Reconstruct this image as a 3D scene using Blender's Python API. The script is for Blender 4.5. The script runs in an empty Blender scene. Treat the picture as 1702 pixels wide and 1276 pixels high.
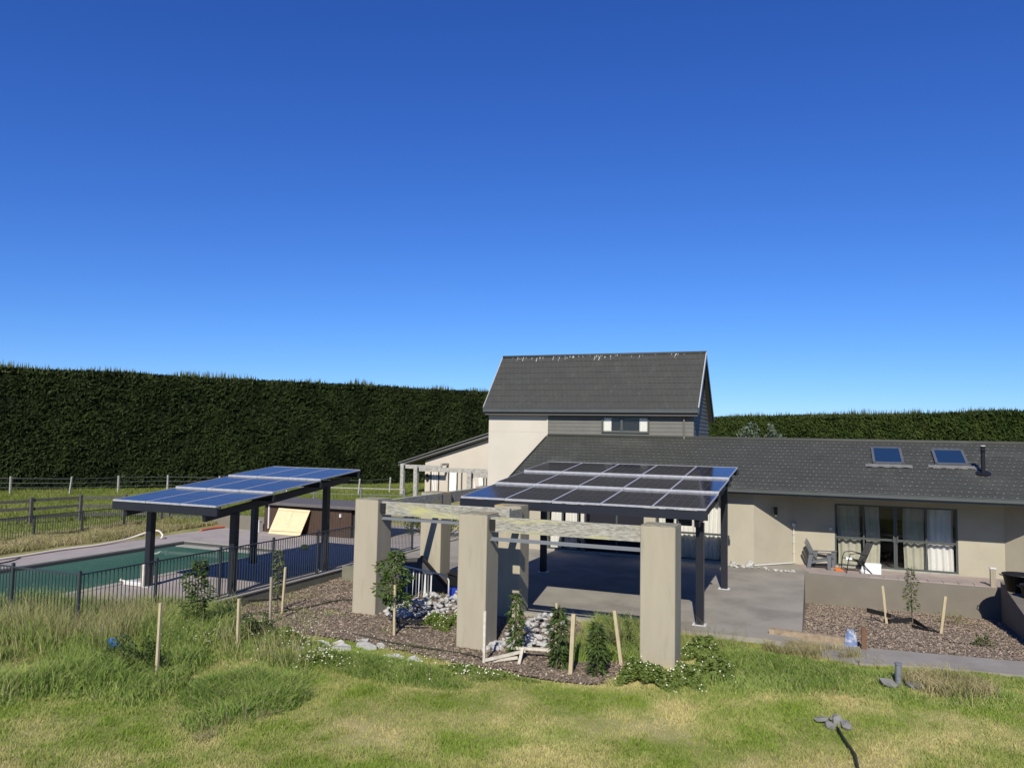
import bpy, math, random
import numpy as np
from mathutils import Vector, Matrix
random.seed(7); rng = np.random.default_rng(11)
R = math.radians
scn = bpy.context.scene
col = scn.collection

# ------------------------------------------------------------------ camera
def make_camera():
    yaw, pitch, roll = R(-22.3412), R(3.9052), R(1.0597)
    f = Vector((math.sin(yaw)*math.cos(pitch), math.cos(yaw)*math.cos(pitch), math.sin(pitch)))
    r = Vector((math.cos(yaw), -math.sin(yaw), 0)); u = r.cross(f)
    r2 = r*math.cos(roll) + u*math.sin(roll); u2 = -r*math.sin(roll) + u*math.cos(roll)
    cd = bpy.data.cameras.new('camera'); cd.sensor_width = 36; cd.lens = 36*1278/1702
    cd.clip_start = .1; cd.clip_end = 6000
    c = bpy.data.objects.new('camera', cd); col.objects.link(c)
    m = Matrix((r2, u2, -f)).transposed().to_4x4(); m.translation = (0, 0, 4.3)
    c.matrix_world = m; scn.camera = c
make_camera()

# ------------------------------------------------------------------ sky, sun, exposure
SUN = Vector((.25, -1.3, 1.0)).normalized()
EL = math.asin(SUN.z); AZ = math.atan2(SUN.x, SUN.y)
w = bpy.data.worlds.new("World"); scn.world = w; w.use_nodes = True
nt = w.node_tree; nt.nodes.clear()
sky = nt.nodes.new('ShaderNodeTexSky'); sky.sky_type = 'NISHITA'; sky.sun_disc = False
sky.sun_elevation = EL; sky.sun_rotation = AZ
sky.air_density = .9; sky.dust_density = .0; sky.ozone_density = 4.5; sky.altitude = 0
hsv = nt.nodes.new('ShaderNodeMix'); hsv.data_type = 'RGBA'; hsv.blend_type = 'MULTIPLY'; hsv.inputs[0].default_value = 1; hsv.inputs[7].default_value = (.40, .50, .80, 1)
sep = nt.nodes.new('ShaderNodeSeparateColor'); com = nt.nodes.new('ShaderNodeCombineColor')
bg = nt.nodes.new('ShaderNodeBackground'); bg.inputs['Strength'].default_value = .1
for ch, (p, g) in enumerate(((1.25, 1.15), (1.12, 1.12), (.9, 1.04))):     # clear-air colour response of the whole sky
    a = nt.nodes.new('ShaderNodeMath'); a.operation = 'MULTIPLY'; a.inputs[1].default_value = .1486
    b = nt.nodes.new('ShaderNodeMath'); b.operation = 'POWER'; b.inputs[1].default_value = p
    c = nt.nodes.new('ShaderNodeMath'); c.operation = 'MULTIPLY'; c.inputs[1].default_value = g/1.189/.1
    nt.links.new(sep.outputs[ch], a.inputs[0]); nt.links.new(a.outputs[0], b.inputs[0]); nt.links.new(b.outputs[0], c.inputs[0]); nt.links.new(c.outputs[0], com.inputs[ch])
wo = nt.nodes.new('ShaderNodeOutputWorld')
nt.links.new(sky.outputs[0], hsv.inputs[6]); nt.links.new(hsv.outputs[2], sep.inputs[0]); nt.links.new(com.outputs[0], bg.inputs[0]); nt.links.new(bg.outputs[0], wo.inputs[0])
sd = bpy.data.lights.new('sun', 'SUN'); sd.energy = 5.0; sd.angle = R(.53); sd.color = (1, .955, .87)
so = bpy.data.objects.new('sun', sd); col.objects.link(so)
so.rotation_euler = SUN.to_track_quat('Z', 'Y').to_euler(); so.location = (5, -20, 30)
vs = scn.view_settings; vs.view_transform = 'Standard'; vs.look = 'None'; vs.gamma = 1; vs.exposure = .25; vs.use_curve_mapping = False
scn.render.engine = 'CYCLES'

# ------------------------------------------------------------------ materials
def mat(name, c, rough=.8, c2=None, scale=4., spec=.3, metal=0., bump=0., bscale=60., detail=6., lo=.35, hi=.65, stretch=None, c3=None, s3=1., lo3=.55, hi3=.7, trans=0.):
    m = bpy.data.materials.new(name); m.use_nodes = True
    t = m.node_tree; n = t.nodes; l = t.links
    b = n['Principled BSDF']
    b.inputs['Base Color'].default_value = (*c, 1); b.inputs['Roughness'].default_value = rough
    b.inputs['Specular IOR Level'].default_value = spec; b.inputs['Metallic'].default_value = metal
    geo = n.new('ShaderNodeNewGeometry'); vec = geo.outputs['Position']
    if stretch:
        mp = n.new('ShaderNodeMapping'); mp.inputs['Scale'].default_value = stretch
        l.new(vec, mp.inputs[0]); vec = mp.outputs[0]
    src = None
    if c2:
        tx = n.new('ShaderNodeTexNoise'); tx.inputs['Scale'].default_value = scale; tx.inputs['Detail'].default_value = detail; tx.inputs['Roughness'].default_value = .62
        l.new(vec, tx.inputs['Vector'])
        rp = n.new('ShaderNodeValToRGB'); rp.color_ramp.elements[0].position = lo; rp.color_ramp.elements[1].position = hi
        rp.color_ramp.elements[0].color = (*c, 1); rp.color_ramp.elements[1].color = (*c2, 1)
        l.new(tx.outputs[0], rp.inputs[0]); src = rp.outputs[0]
    if c3:
        tx = n.new('ShaderNodeTexNoise'); tx.inputs['Scale'].default_value = s3; tx.inputs['Detail'].default_value = 5; tx.inputs['Roughness'].default_value = .6
        l.new(vec, tx.inputs['Vector'])
        mr = n.new('ShaderNodeMapRange'); mr.inputs[1].default_value = lo3; mr.inputs[2].default_value = hi3
        l.new(tx.outputs[0], mr.inputs[0])
        mx = n.new('ShaderNodeMix'); mx.data_type = 'RGBA'
        l.new(mr.outputs[0], mx.inputs[0]); l.new(src, mx.inputs[6]); mx.inputs[7].default_value = (*c3, 1); src = mx.outputs[2]
    if src is not None: l.new(src, b.inputs['Base Color'])
    if bump:
        tx = n.new('ShaderNodeTexNoise'); tx.inputs['Scale'].default_value = bscale; tx.inputs['Detail'].default_value = 5
        l.new(vec, tx.inputs['Vector'])
        bp = n.new('ShaderNodeBump'); bp.inputs['Strength'].default_value = bump; bp.inputs['Distance'].default_value = .02
        l.new(tx.outputs[0], bp.inputs['Height']); l.new(bp.outputs[0], b.inputs['Normal'])
    if trans:
        out = n['Material Output']; tl = n.new('ShaderNodeBsdfTranslucent'); ms = n.new('ShaderNodeMixShader'); ms.inputs[0].default_value = trans
        if src is not None: l.new(src, tl.inputs[0])
        else: tl.inputs[0].default_value = (*c, 1)
        l.new(b.outputs[0], ms.inputs[1]); l.new(tl.outputs[0], ms.inputs[2]); l.new(ms.outputs[0], out.inputs[0])
    return m
def glass_mat(name, tint, ior=1.5):
    m = bpy.data.materials.new(name); m.use_nodes = True; t = m.node_tree; n = t.nodes; l = t.links
    n.remove(n['Principled BSDF'])
    tr = n.new('ShaderNodeBsdfTransparent'); tr.inputs[0].default_value = (*tint, 1)
    gl = n.new('ShaderNodeBsdfGlossy'); gl.inputs['Roughness'].default_value = .01
    fr = n.new('ShaderNodeFresnel'); fr.inputs[0].default_value = ior
    mx = n.new('ShaderNodeMixShader'); l.new(fr.outputs[0], mx.inputs[0]); l.new(tr.outputs[0], mx.inputs[1]); l.new(gl.outputs[0], mx.inputs[2])
    l.new(mx.outputs[0], n['Material Output'].inputs[0]); return m
M = {}
M['wall'] = mat('house_plaster', (.37, .33, .245), .9, (.335, .30, .22), 1.2, bump=.08, bscale=90, c3=(.33, .30, .23), s3=.6)
M['pillar'] = mat('pillar_plaster', (.355, .312, .225), .92, (.315, .277, .20), 1.5, bump=.12, bscale=70, stretch=(2.2, 2.2, .35), c3=(.26, .24, .17), s3=2.2, lo3=.56, hi3=.75)
M['cap'] = mat('pillar_cap_lichen', (.28, .26, .19), .95, (.17, .16, .11), 7, c3=(.40, .27, .08), s3=2.2, lo3=.55, hi3=.68, bump=.3, bscale=60)
M['upwall'] = mat('upper_plaster', (.51, .465, .375), .9, (.475, .435, .35), .8, bump=.05)
M['wingwall'] = mat('wing_plaster', (.50, .44, .355), .9, (.46, .405, .325), .7)
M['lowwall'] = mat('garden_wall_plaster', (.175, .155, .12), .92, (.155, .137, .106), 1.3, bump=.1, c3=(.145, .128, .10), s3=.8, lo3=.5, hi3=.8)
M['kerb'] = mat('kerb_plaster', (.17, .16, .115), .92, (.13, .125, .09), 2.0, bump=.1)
M['coping'] = mat('coping_concrete', (.33, .31, .26), .9, (.26, .245, .2), 3)
M['siding'] = mat('weatherboard_paint', (.135, .130, .108), .6, (.118, .114, .096), 2)
M['roof'] = mat('roof_tile_paint', (.056, .057, .047), .6, (.048, .049, .040), 1.1, c3=(.069, .070, .058), s3=.7, spec=.25, bump=.2, bscale=150)
M['roofup'] = mat('upper_roof_paint', (.053, .053, .046), .65, (.046, .046, .040), 1.4, c3=(.062, .062, .054), s3=2.5, spec=.2, bump=.2, bscale=150)
M['glint'] = mat('tile_glint_paint', (.20, .198, .178), .9, (.15, .148, .132), 5)  # pale colour of the roof dots, painted in for sun glints
M['white_stain'] = mat('bird_lime', (.42, .41, .39), .9)
M['gutter'] = mat('gutter_metal', (.075, .08, .072), .4, (.066, .07, .064), 2, spec=.5)
M['verge'] = mat('verge_flashing', (.36, .35, .33), .6)
M['soffit'] = mat('soffit_board', (.10, .09, .08), .8)
M['winframe'] = mat('joinery_metal', (.055, .062, .055), .45, spec=.5)
M['skyframe'] = mat('skylight_frame', (.10, .105, .11), .45, (.08, .083, .086), 6, spec=.5)
M['lead'] = mat('lead_flashing', (.17, .168, .155), .8, (.13, .128, .118), 6)
M['glass'] = glass_mat('window_glass', (.97, .97, .955), 1.38)
M['skyglass'] = mat('skylight_glass', (.012, .03, .06), .04, spec=.9)
M['curtain'] = mat('curtain_cloth', (.55, .53, .43), .9, (.48, .47, .37), 3, trans=.25)
M['sheer'] = mat('white_curtain', (.84, .82, .78), .9, trans=.25)
M['room'] = mat('room_paint', (.06, .055, .05), .95)
M['dark'] = mat('dark_entry', (.012, .012, .018), .35)
M['steel'] = mat('canopy_steel', (.012, .013, .018), .38, (.015, .016, .021), 3, spec=.5)
M['alu'] = mat('aluminium', (.46, .46, .47), .45, (.36, .36, .37), 9, spec=.5, metal=.2)
M['plate'] = mat('galvanised_plate', (.5, .5, .5), .5)
M['cells'] = mat('solar_cells', (.024, .022, .022), .11, (.031, .028, .029), 3, spec=.25)
M['cellline'] = mat('busbar', (.085, .085, .09), .5)
M['timber'] = mat('lichen_timber', (.40, .38, .315), .95, (.175, .165, .13), 26, bump=.5, bscale=70, c3=(.40, .38, .17), s3=2.6, lo3=.53, hi3=.72, detail=9, stretch=(.32, .32, 1.5))
M['oldwood'] = mat('weathered_wood', (.42, .40, .35), .95, (.22, .21, .18), 9, detail=8, bump=.3)
M['rail'] = mat('grey_rail_wood', (.06, .057, .045), .95, (.115, .11, .09), 6, stretch=(1, 1, 4))
M['stake'] = mat('stake_timber', (.46, .38, .23), .9, (.36, .30, .18), 9, stretch=(4, 4, .6), bump=.2)
M['stakegrey'] = mat('grey_stake_timber', (.33, .28, .20), .9, (.26, .22, .16), 9, stretch=(4, 4, .6))
M['whitewood'] = mat('pale_batten', (.58, .53, .43), .9, (.42, .38, .30), 8)
M['ply'] = mat('plywood', (.68, .53, .32), .75, (.62, .47, .27), 3.5, stretch=(1, 6, 6), c3=(.52, .36, .18), s3=3, lo3=.58, hi3=.75)
M['cedar'] = mat('brown_cladding', (.070, .042, .028), .8, (.048, .030, .020), 5, stretch=(5, 5, .6))
M['shedroof'] = mat('shed_roof', (.12, .11, .10), .7, (.10, .09, .085), 3)
M['fence'] = mat('fence_metal', (.035, .042, .045), .4, spec=.5)
M['concrete'] = mat('patio_concrete', (.285, .262, .212), .92, (.225, .205, .167), .9, bump=.15, bscale=60, c3=(.185, .165, .14), s3=.45, lo3=.5, hi3=.72)
M['path'] = mat('path_concrete', (.26, .235, .20), .92, (.21, .19, .16), 1.4, bump=.15, c3=(.17, .155, .13), s3=.7)
M['deck'] = mat('pool_paving', (.34, .295, .265), .92, (.28, .245, .22), 1.0, bump=.15, c3=(.22, .195, .17), s3=.5)
M['paver'] = mat('deck_pavers', (.33, .27, .235), .92, (.26, .215, .19), 2.5)
M['poolshell'] = mat('pool_plaster', (.05, .17, .13), .8, (.035, .13, .10), 1)
M['poolrim'] = mat('pool_rim', (.06, .06, .055), .7)
M['soil'] = mat('soil', (.17, .18, .05), .98, (.32, .27, .13), .62, c3=(.25, .23, .09), s3=6, bump=.4, bscale=40)
M['mulch'] = mat('bark_mulch', (.125, .096, .068), .97, (.20, .158, .112), 22, bump=.8, bscale=45, c3=(.075, .055, .042), s3=2.0)
M['chip'] = mat('bark_chip', (.31, .245, .175), .95, (.145, .105, .072), 9, c3=(.46, .36, .27), s3=14, lo3=.55, hi3=.62)
M['stone'] = mat('river_stone', (.31, .30, .275), .85, (.44, .425, .39), 4, bump=.2, c3=(.20, .20, .19), s3=9)
M['stonepale'] = mat('pale_stone', (.33, .32, .28), .9, (.44, .425, .38), 6)
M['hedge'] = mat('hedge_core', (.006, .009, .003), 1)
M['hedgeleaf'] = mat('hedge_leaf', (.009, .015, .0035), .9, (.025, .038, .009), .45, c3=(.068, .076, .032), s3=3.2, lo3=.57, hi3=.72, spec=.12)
M['hedgeleaf2'] = mat('greener_hedge_leaf', (.024, .042, .008), .9, (.046, .064, .013), .5, c3=(.075, .08, .026), s3=2.6, lo3=.56, hi3=.74, spec=.12)  # leaf colour of the right hedge, greener than the left one
M['shoot'] = mat('hedge_shoot', (.06, .08, .022), .85, (.095, .105, .035), .5, trans=.25)
def grass(name, a, b, c, s=.55, s3=14.):
    return mat(name, a, .75, b, s, c3=c, s3=s3, lo3=.5, hi3=.7, spec=.12, trans=.35, lo=.41, hi=.625)
M['lawn'] = grass('lawn_blade', (.22, .31, .045), (.60, .52, .23), (.37, .39, .10), .62)
M['tall'] = grass('tall_grass_blade', (.18, .265, .05), (.27, .35, .08), (.42, .42, .18), .9, 9)
M['dry'] = grass('dry_grass_blade', (.40, .34, .17), (.26, .25, .09), (.52, .45, .26), .8, 7)
M['paddock'] = grass('paddock_blade', (.15, .20, .035), (.23, .26, .065), (.28, .27, .09), .3, 2)
M['leaf'] = mat('sapling_leaf', (.045, .085, .012), .5, (.10, .15, .028), 14, spec=.35, trans=.3)
M['leafdark'] = mat('dark_leaf', (.04, .07, .012), .5, (.085, .12, .03), 14, spec=.35, trans=.25)
M['leafolive'] = mat('olive_leaf', (.085, .115, .03), .6, (.15, .17, .06), 14, trans=.3)
M['leafgrey'] = mat('grey_leaf', (.17, .20, .14), .8, (.11, .14, .09), 5, trans=.2)
M['clover'] = mat('clover_leaf', (.10, .15, .025), .7, (.17, .21, .05), 9, trans=.3)
M['petal'] = mat('clover_flower', (.70, .68, .50), .9)
M['bark'] = mat('bark', (.12, .09, .06), .95, (.07, .05, .035), 20)
M['black'] = mat('black_plastic', (.012, .012, .013), .4)
M['rubber'] = mat('rubber_strap', (.015, .013, .012), .8)
M['whiteplastic'] = mat('white_plastic', (.55, .54, .50), .5)
M['foam'] = mat('white_foam', (.72, .72, .70), .9)
M['greyplastic'] = mat('grey_plastic', (.125, .13, .135), .45)
M['sling'] = mat('sling_mesh', (.10, .095, .09), .9)
M['greypipe'] = mat('grey_pipe', (.15, .16, .17), .6)
M['blue'] = mat('blue_plastic', (.04, .16, .45), .4)
M['bluebox'] = mat('blue_crate', (.015, .035, .28), .5)
M['bluewhite'] = mat('blue_white_bag', (.40, .40, .42), .7, (.14, .19, .33), 9, lo=.45, hi=.55)
M['orange'] = mat('orange_plastic', (.62, .16, .03), .6)
M['yellow'] = mat('yellow_plastic', (.7, .45, .04), .5)
M['redhose'] = mat('red_hose', (.45, .12, .08), .6)
M['hose'] = mat('cream_hose', (.62, .55, .45), .6)
M['drip'] = mat('drip_hose', (.035, .035, .02), .8)
M['sleeper'] = mat('timber_sleeper', (.33, .25, .16), .95, (.20, .15, .10), 8)
M['brownpost'] = mat('brown_post', (.16, .085, .05), .9, (.11, .06, .035), 8)
M['stripe'] = mat('striped_fabric', (.62, .60, .60), .9, (.05, .06, .12), 9, lo=.48, hi=.52, stretch=(6, 0, .2))
M['ramp_shade'] = mat('shaded_ramp_plaster', (.075, .072, .065), .9, (.06, .058, .052), 3)  # dark grey puts the pillar's shade into the ramp wall's colour
M['lampblack'] = mat('lamp_metal', (.02, .02, .02), .4)
m = bpy.data.materials.new('pool_water'); m.use_nodes = True; M['water'] = m
t_, n_, l_ = m.node_tree, m.node_tree.nodes, m.node_tree.links
b_ = n_['Principled BSDF']; b_.inputs['Base Color'].default_value = (.010, .085, .062, 1); b_.inputs['Roughness'].default_value = .03; b_.inputs['IOR'].default_value = 1.33
g_ = n_.new('ShaderNodeNewGeometry'); x_ = n_.new('ShaderNodeTexNoise'); x_.inputs['Scale'].default_value = .5; x_.inputs['Detail'].default_value = 3
r_ = n_.new('ShaderNodeValToRGB'); r_.color_ramp.elements[0].color = (.035, .125, .10, 1); r_.color_ramp.elements[1].color = (.09, .185, .135, 1)
l_.new(g_.outputs['Position'], x_.inputs['Vector']); l_.new(x_.outputs[0], r_.inputs[0]); l_.new(r_.outputs[0], b_.inputs['Base Color'])
x2 = n_.new('ShaderNodeTexNoise'); x2.inputs['Scale'].default_value = 3.5; p_ = n_.new('ShaderNodeBump'); p_.inputs['Strength'].default_value = .10
l_.new(g_.outputs['Position'], x2.inputs['Vector']); l_.new(x2.outputs[0], p_.inputs['Height']); l_.new(p_.outputs[0], b_.inputs['Normal'])

# ------------------------------------------------------------------ mesh helpers
class MB:
    def __init__(s): s.v = []; s.f = []
    def add(s, vs, fs):
        o = len(s.v); s.v += [tuple(v) for v in vs]; s.f += [tuple(i+o for i in f) for f in fs]; return s
    def box(s, x0, x1, y0, y1, z0, z1):
        return s.add([(x0,y0,z0),(x1,y0,z0),(x1,y1,z0),(x0,y1,z0),(x0,y0,z1),(x1,y0,z1),(x1,y1,z1),(x0,y1,z1)],
                     [(0,3,2,1),(4,5,6,7),(0,1,5,4),(1,2,6,5),(2,3,7,6),(3,0,4,7)])
    def cbox(s, x0, x1, y0, y1, z0, z1, c=.01):      # box with chamfered vertical and top edges
        p = [(x0+c,y0),(x1-c,y0),(x1,y0+c),(x1,y1-c),(x1-c,y1),(x0+c,y1),(x0,y1-c),(x0,y0+c)]
        q = [(x0+2*c,y0+c),(x1-2*c,y0+c),(x1-c,y0+2*c),(x1-c,y1-2*c),(x1-2*c,y1-c),(x0+2*c,y1-c),(x0+c,y1-2*c),(x0+c,y0+2*c)]
        vs = [(a,b,z0) for a,b in p]+[(a,b,z1-c) for a,b in p]+[(a,b,z1) for a,b in q]
        fs = [tuple(range(7,-1,-1)), tuple(range(16,24))]
        for k in (0,8):
            for i in range(8): j=(i+1)%8; fs.append((k+i,k+j,k+8+j,k+8+i))
        return s.add(vs, fs)
    def bar(s, a, b, w, h=None, up=(0,0,1)):         # rectangular bar from a to b
        h = h or w; a, b = Vector(a), Vector(b); d = (b-a).normalized(); up = Vector(up)
        if abs(d.dot(up)) > .98: up = Vector((0,1,0))
        x = d.cross(up).normalized()*(w/2); y = x.cross(d).normalized()*(h/2)
        vs = [a-x-y,a+x-y,a+x+y,a-x+y,b-x-y,b+x-y,b+x+y,b-x+y]
        return s.add(vs, [(0,1,2,3)[::-1],(4,5,6,7),(0,1,5,4),(1,2,6,5),(2,3,7,6),(3,0,4,7)])
    def tube(s, pts, r, n=8, r1=None):
        pts = [Vector(p) for p in pts]; rings = []
        for i, p in enumerate(pts):
            d = (pts[min(i+1,len(pts)-1)]-pts[max(i-1,0)]).normalized()
            u = Vector((0,0,1)) if abs(d.z) < .9 else Vector((1,0,0))
            x = d.cross(u).normalized(); y = x.cross(d)
            rr = r if r1 is None else r+(r1-r)*i/(len(pts)-1)
            rings.append([p+(x*math.cos(2*math.pi*k/n)+y*math.sin(2*math.pi*k/n))*rr for k in range(n)])
        vs = [q for g in rings for q in g]; fs = []
        for i in range(len(pts)-1):
            for k in range(n): j=(k+1)%n; fs.append((i*n+k,i*n+j,(i+1)*n+j,(i+1)*n+k))
        fs += [tuple(range(n-1,-1,-1)), tuple((len(pts)-1)*n+k for k in range(n))]
        return s.add(vs, fs)
    def lathe(s, prof, n=20, c=(0,0)):
        vs = []; fs = []
        for r,z in prof: vs += [(c[0]+r*math.cos(2*math.pi*k/n), c[1]+r*math.sin(2*math.pi*k/n), z) for k in range(n)]
        for i in range(len(prof)-1):
            for k in range(n): j=(k+1)%n; fs.append((i*n+k,i*n+j,(i+1)*n+j,(i+1)*n+k))
        return s.add(vs, fs)
    def prism(s, poly, z0, z1):                      # plan polygon (ccw) extruded up
        n = len(poly); vs = [(x,y,z0) for x,y in poly]+[(x,y,z1) for x,y in poly]
        fs = [tuple(range(n-1,-1,-1)), tuple(range(n,2*n))]
        for i in range(n): j=(i+1)%n; fs.append((i,j,n+j,n+i))
        return s.add(vs, fs)
    def slab(s, pts, off):                           # polygon in space with thickness vector off
        n = len(pts); off = Vector(off); vs = [Vector(p) for p in pts]+[Vector(p)+off for p in pts]
        fs = [tuple(range(n)), tuple(range(2*n-1,n-1,-1))]
        for i in range(n): j=(i+1)%n; fs.append((j,i,n+i,n+j))
        return s.add(vs, fs)
    def sheet(s, n, m, fn):
        o = [fn(i/(n-1), j/(m-1)) for j in range(m) for i in range(n)]
        return s.add(o, [(j*n+i,j*n+i+1,(j+1)*n+i+1,(j+1)*n+i) for j in range(m-1) for i in range(n-1)])
    def build(s, name, m, parent=None, smooth=False):
        me = bpy.data.meshes.new(name); me.from_pydata(s.v, [], s.f); me.materials.append(m if not isinstance(m, str) else M[m])
        if smooth: me.polygons.foreach_set('use_smooth', [True]*len(me.polygons))
        me.validate(); me.update()
        o = bpy.data.objects.new(name, me); col.objects.link(o)
        if parent is not None: o.parent = parent; o.matrix_parent_inverse = Matrix.Translation(-parent.location) if False else Matrix()
        return o
def npmesh(name, V, F, m, parent=None):              # numpy verts + same-size faces
    k = F.shape[1]; me = bpy.data.meshes.new(name)
    me.vertices.add(len(V)); me.vertices.foreach_set('co', V.astype(np.float32).ravel())
    me.loops.add(F.size); me.loops.foreach_set('vertex_index', F.astype(np.int32).ravel())
    me.polygons.add(len(F)); me.polygons.foreach_set('loop_start', np.arange(0, F.size, k, dtype=np.int32))
    me.materials.append(M[m]); me.update(calc_edges=True); me.validate()
    o = bpy.data.objects.new(name, me); col.objects.link(o)
    if parent is not None: o.parent = parent
    return o
def tag(o, label=None, cat=None, group=None, kind=None):
    if label: o['label'] = label
    if cat: o['category'] = cat
    if group: o['group'] = group
    if kind: o['kind'] = kind
    return o
def thing(name, label, cat, group=None, loc=(0,0,0), rz=0):
    o = bpy.data.objects.new(name, None); col.objects.link(o); o.location = loc; o.rotation_euler = (0,0,rz); o.empty_display_size = .2
    return tag(o, label, cat, group)
def part(name, mb, m, parent, smooth=False): return mb.build(name, m, parent, smooth)
def clone(o, parent, loc=None):
    c = o.copy(); col.objects.link(c); c.parent = parent
    if loc is not None: c.location = loc
    for ch in [k for k in bpy.data.objects if k.parent == o]: clone(ch, c)
    return c
def copies(o, kids, parent, loc):                    # fast clone with a known list of children
    c = o.copy(); col.objects.link(c); c.parent = parent; c.location = loc
    for k in kids:
        d = k.copy(); col.objects.link(d); d.parent = c
    return c
_lat = rng.random((64, 64))
def vn(x, y):                                        # smooth value noise in [0,1]
    x = np.asarray(x, float); y = np.asarray(y, float)
    xi = np.floor(x).astype(int); yi = np.floor(y).astype(int); fx = x-xi; fy = y-yi
    fx = fx*fx*(3-2*fx); fy = fy*fy*(3-2*fy)
    g = lambda a, b: _lat[a % 64, b % 64]
    return (g(xi,yi)*(1-fx)+g(xi+1,yi)*fx)*(1-fy)+(g(xi,yi+1)*(1-fx)+g(xi+1,yi+1)*fx)*fy
def fbm(x, y): return (vn(x,y)+.5*vn(2.1*x+7,2.1*y+3)+.25*vn(4.3*x+1,4.3*y+9))/1.75
def inpoly(x, y, poly):
    x = np.asarray(x); y = np.asarray(y); r = np.zeros(x.shape, bool); n = len(poly)
    for i in range(n):
        x0,y0 = poly[i]; x1,y1 = poly[(i+1)%n]
        c = ((y0 > y) != (y1 > y)) & (x < (x1-x0)*(y-y0)/(y1-y0+1e-12)+x0); r ^= c
    return r

# ------------------------------------------------------------------ ground heights
CP = np.array([(-10.2,15.9,0),(-7.1,15.3,-.29),(-3.1,15.2,-.1),(-7.3,17.5,-.12),(-10.3,19.3,-.02),(-14.3,20,-.34),(-14.2,16,-.36),(-13.9,18,-.36),(-13.6,21,-.28),(-14.5,11.7,-.06),(-17,11.5,-.08),
 (-12,9,-.22),(-8,10,-.3),(-5,12,-.33),(-5,14,-.27),(0,12,-.3),(0,15,-.2),(1,16.8,-.1),(3,17.2,-.08),(4,14,-.25),(-4.5,17.6,-.06),(-9,17.5,-.1),(-12,17.5,-.12),
 (-12,14.5,-.15),(8,17,-.1),(8,10,-.3),(-28,20,.1),(-26.5,22,.02),(-28,27,.1),(-33,25,-.05),(-20,33,-.1),(0,-20,-.3),(-30,5,-.2),(-50,45,-.2),(0,60,-.2),(40,20,-.1),(-20,60,-.2),(-60,20,-.2),(-26.5,15,.02),(-35,40,-.2)], float)
def tz(x, y):
    x = np.atleast_1d(np.asarray(x, float)); y = np.atleast_1d(np.asarray(y, float))
    d2 = (x[:,None]-CP[:,0])**2+(y[:,None]-CP[:,1])**2+.15
    wgt = d2**-1.6
    z = (wgt*CP[:,2]).sum(1)/wgt.sum(1)
    return z
def tz1(x, y): return float(tz(x, y)[0])
PITX = (-.55, 4.12); PITY = (18.75, 27.44)
def pitz(y): return -.06-.9*np.clip((np.asarray(y, float)-18.75)/8.6, 0, 1)**1.15

def make_ground():
    xs = np.unique(np.concatenate([np.array([-1500,-600,-300,-160,-110,-85,-70,-62,-56]), np.arange(-52,-30,1.), np.arange(-30,9,.25), np.array([9.5,11,14,18,25,40,70,120,250,600,1500])]))
    ys = np.unique(np.concatenate([np.array([-800,-300,-100,-40,-15,-5,0,3,5]), np.arange(6,30,.25), np.arange(30,62,1.), np.array([65,70,80,95,120,170,260,500,1000,2500])]))
    X, Y = np.meshgrid(xs, ys); x = X.ravel(); y = Y.ravel(); z = tz(x, y)
    z += .035*(fbm(x*.9, y*.9)-.5)*(np.abs(x) < 40)
    z[(x > -25.4) & (x < -14.7) & (y > 12.2) & (y < 32.3)] = -2.3            # under the pool paving
    pat = (x > -9.2) & (x < 12) & (y > 18.2) & (y < 40); z[pat] = np.minimum(z[pat], -.12)
    z[(x > -14.3) & (x < -9) & (y > 21.6) & (y < 33)] = -.14
    pit = (x > PITX[0]-.7) & (x < 5.6) & (y > 18.6) & (y < 27.6); z[pit] = pitz(y[pit])-.12
    n, m_ = len(xs), len(ys); i, j = np.meshgrid(np.arange(n-1), np.arange(m_-1)); a = (j*n+i).ravel()
    tag(npmesh('ground', np.stack([x,y,z],1), np.stack([a,a+1,a+n+1,a+n],1), 'soil'), kind='structure')
make_ground()

# paved areas
patio = MB().prism([(-9.0,17.95),(-.56,17.95),(-.74,27.42),(-.74,27.47),(12,27.47),(12,34),(-14.2,34),(-14.2,21.3),(-9.0,21.3)], -.11, 0).build('patio', 'concrete'); tag(patio, kind='structure')
pv = MB().prism([(-.6,27.48),(5.0,27.48),(5.0,29.3),(-1.1,29.3)], .001, .006).build('upper_paving', 'paver'); tag(pv, kind='structure')
for i in range(8):                                   # paler pavers laid along the deck edge
    x0 = 1.2+i*.42; MB().cbox(x0, x0+.40, 27.55+random.uniform(-.01,.01), 28.05, .006, .022, .004).build('paver', 'paver', pv)
def path_z(x): return -.045
tag(MB().slab([(-.55,18.95,-.03),(-1.2,18.9,-.03),(-1.0,17.95,-.035),(.5,17.05,-.05),(1.9,17.42,-.04),(3.4,17.5,-.03),(9,18.1,-.03),(9,19.1,-.03),(3.6,18.62,-.03),(.7,18.3,-.03),(-.1,18.65,-.03)][::-1], (0,0,-.12)).build('path', 'path'), kind='structure')
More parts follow.
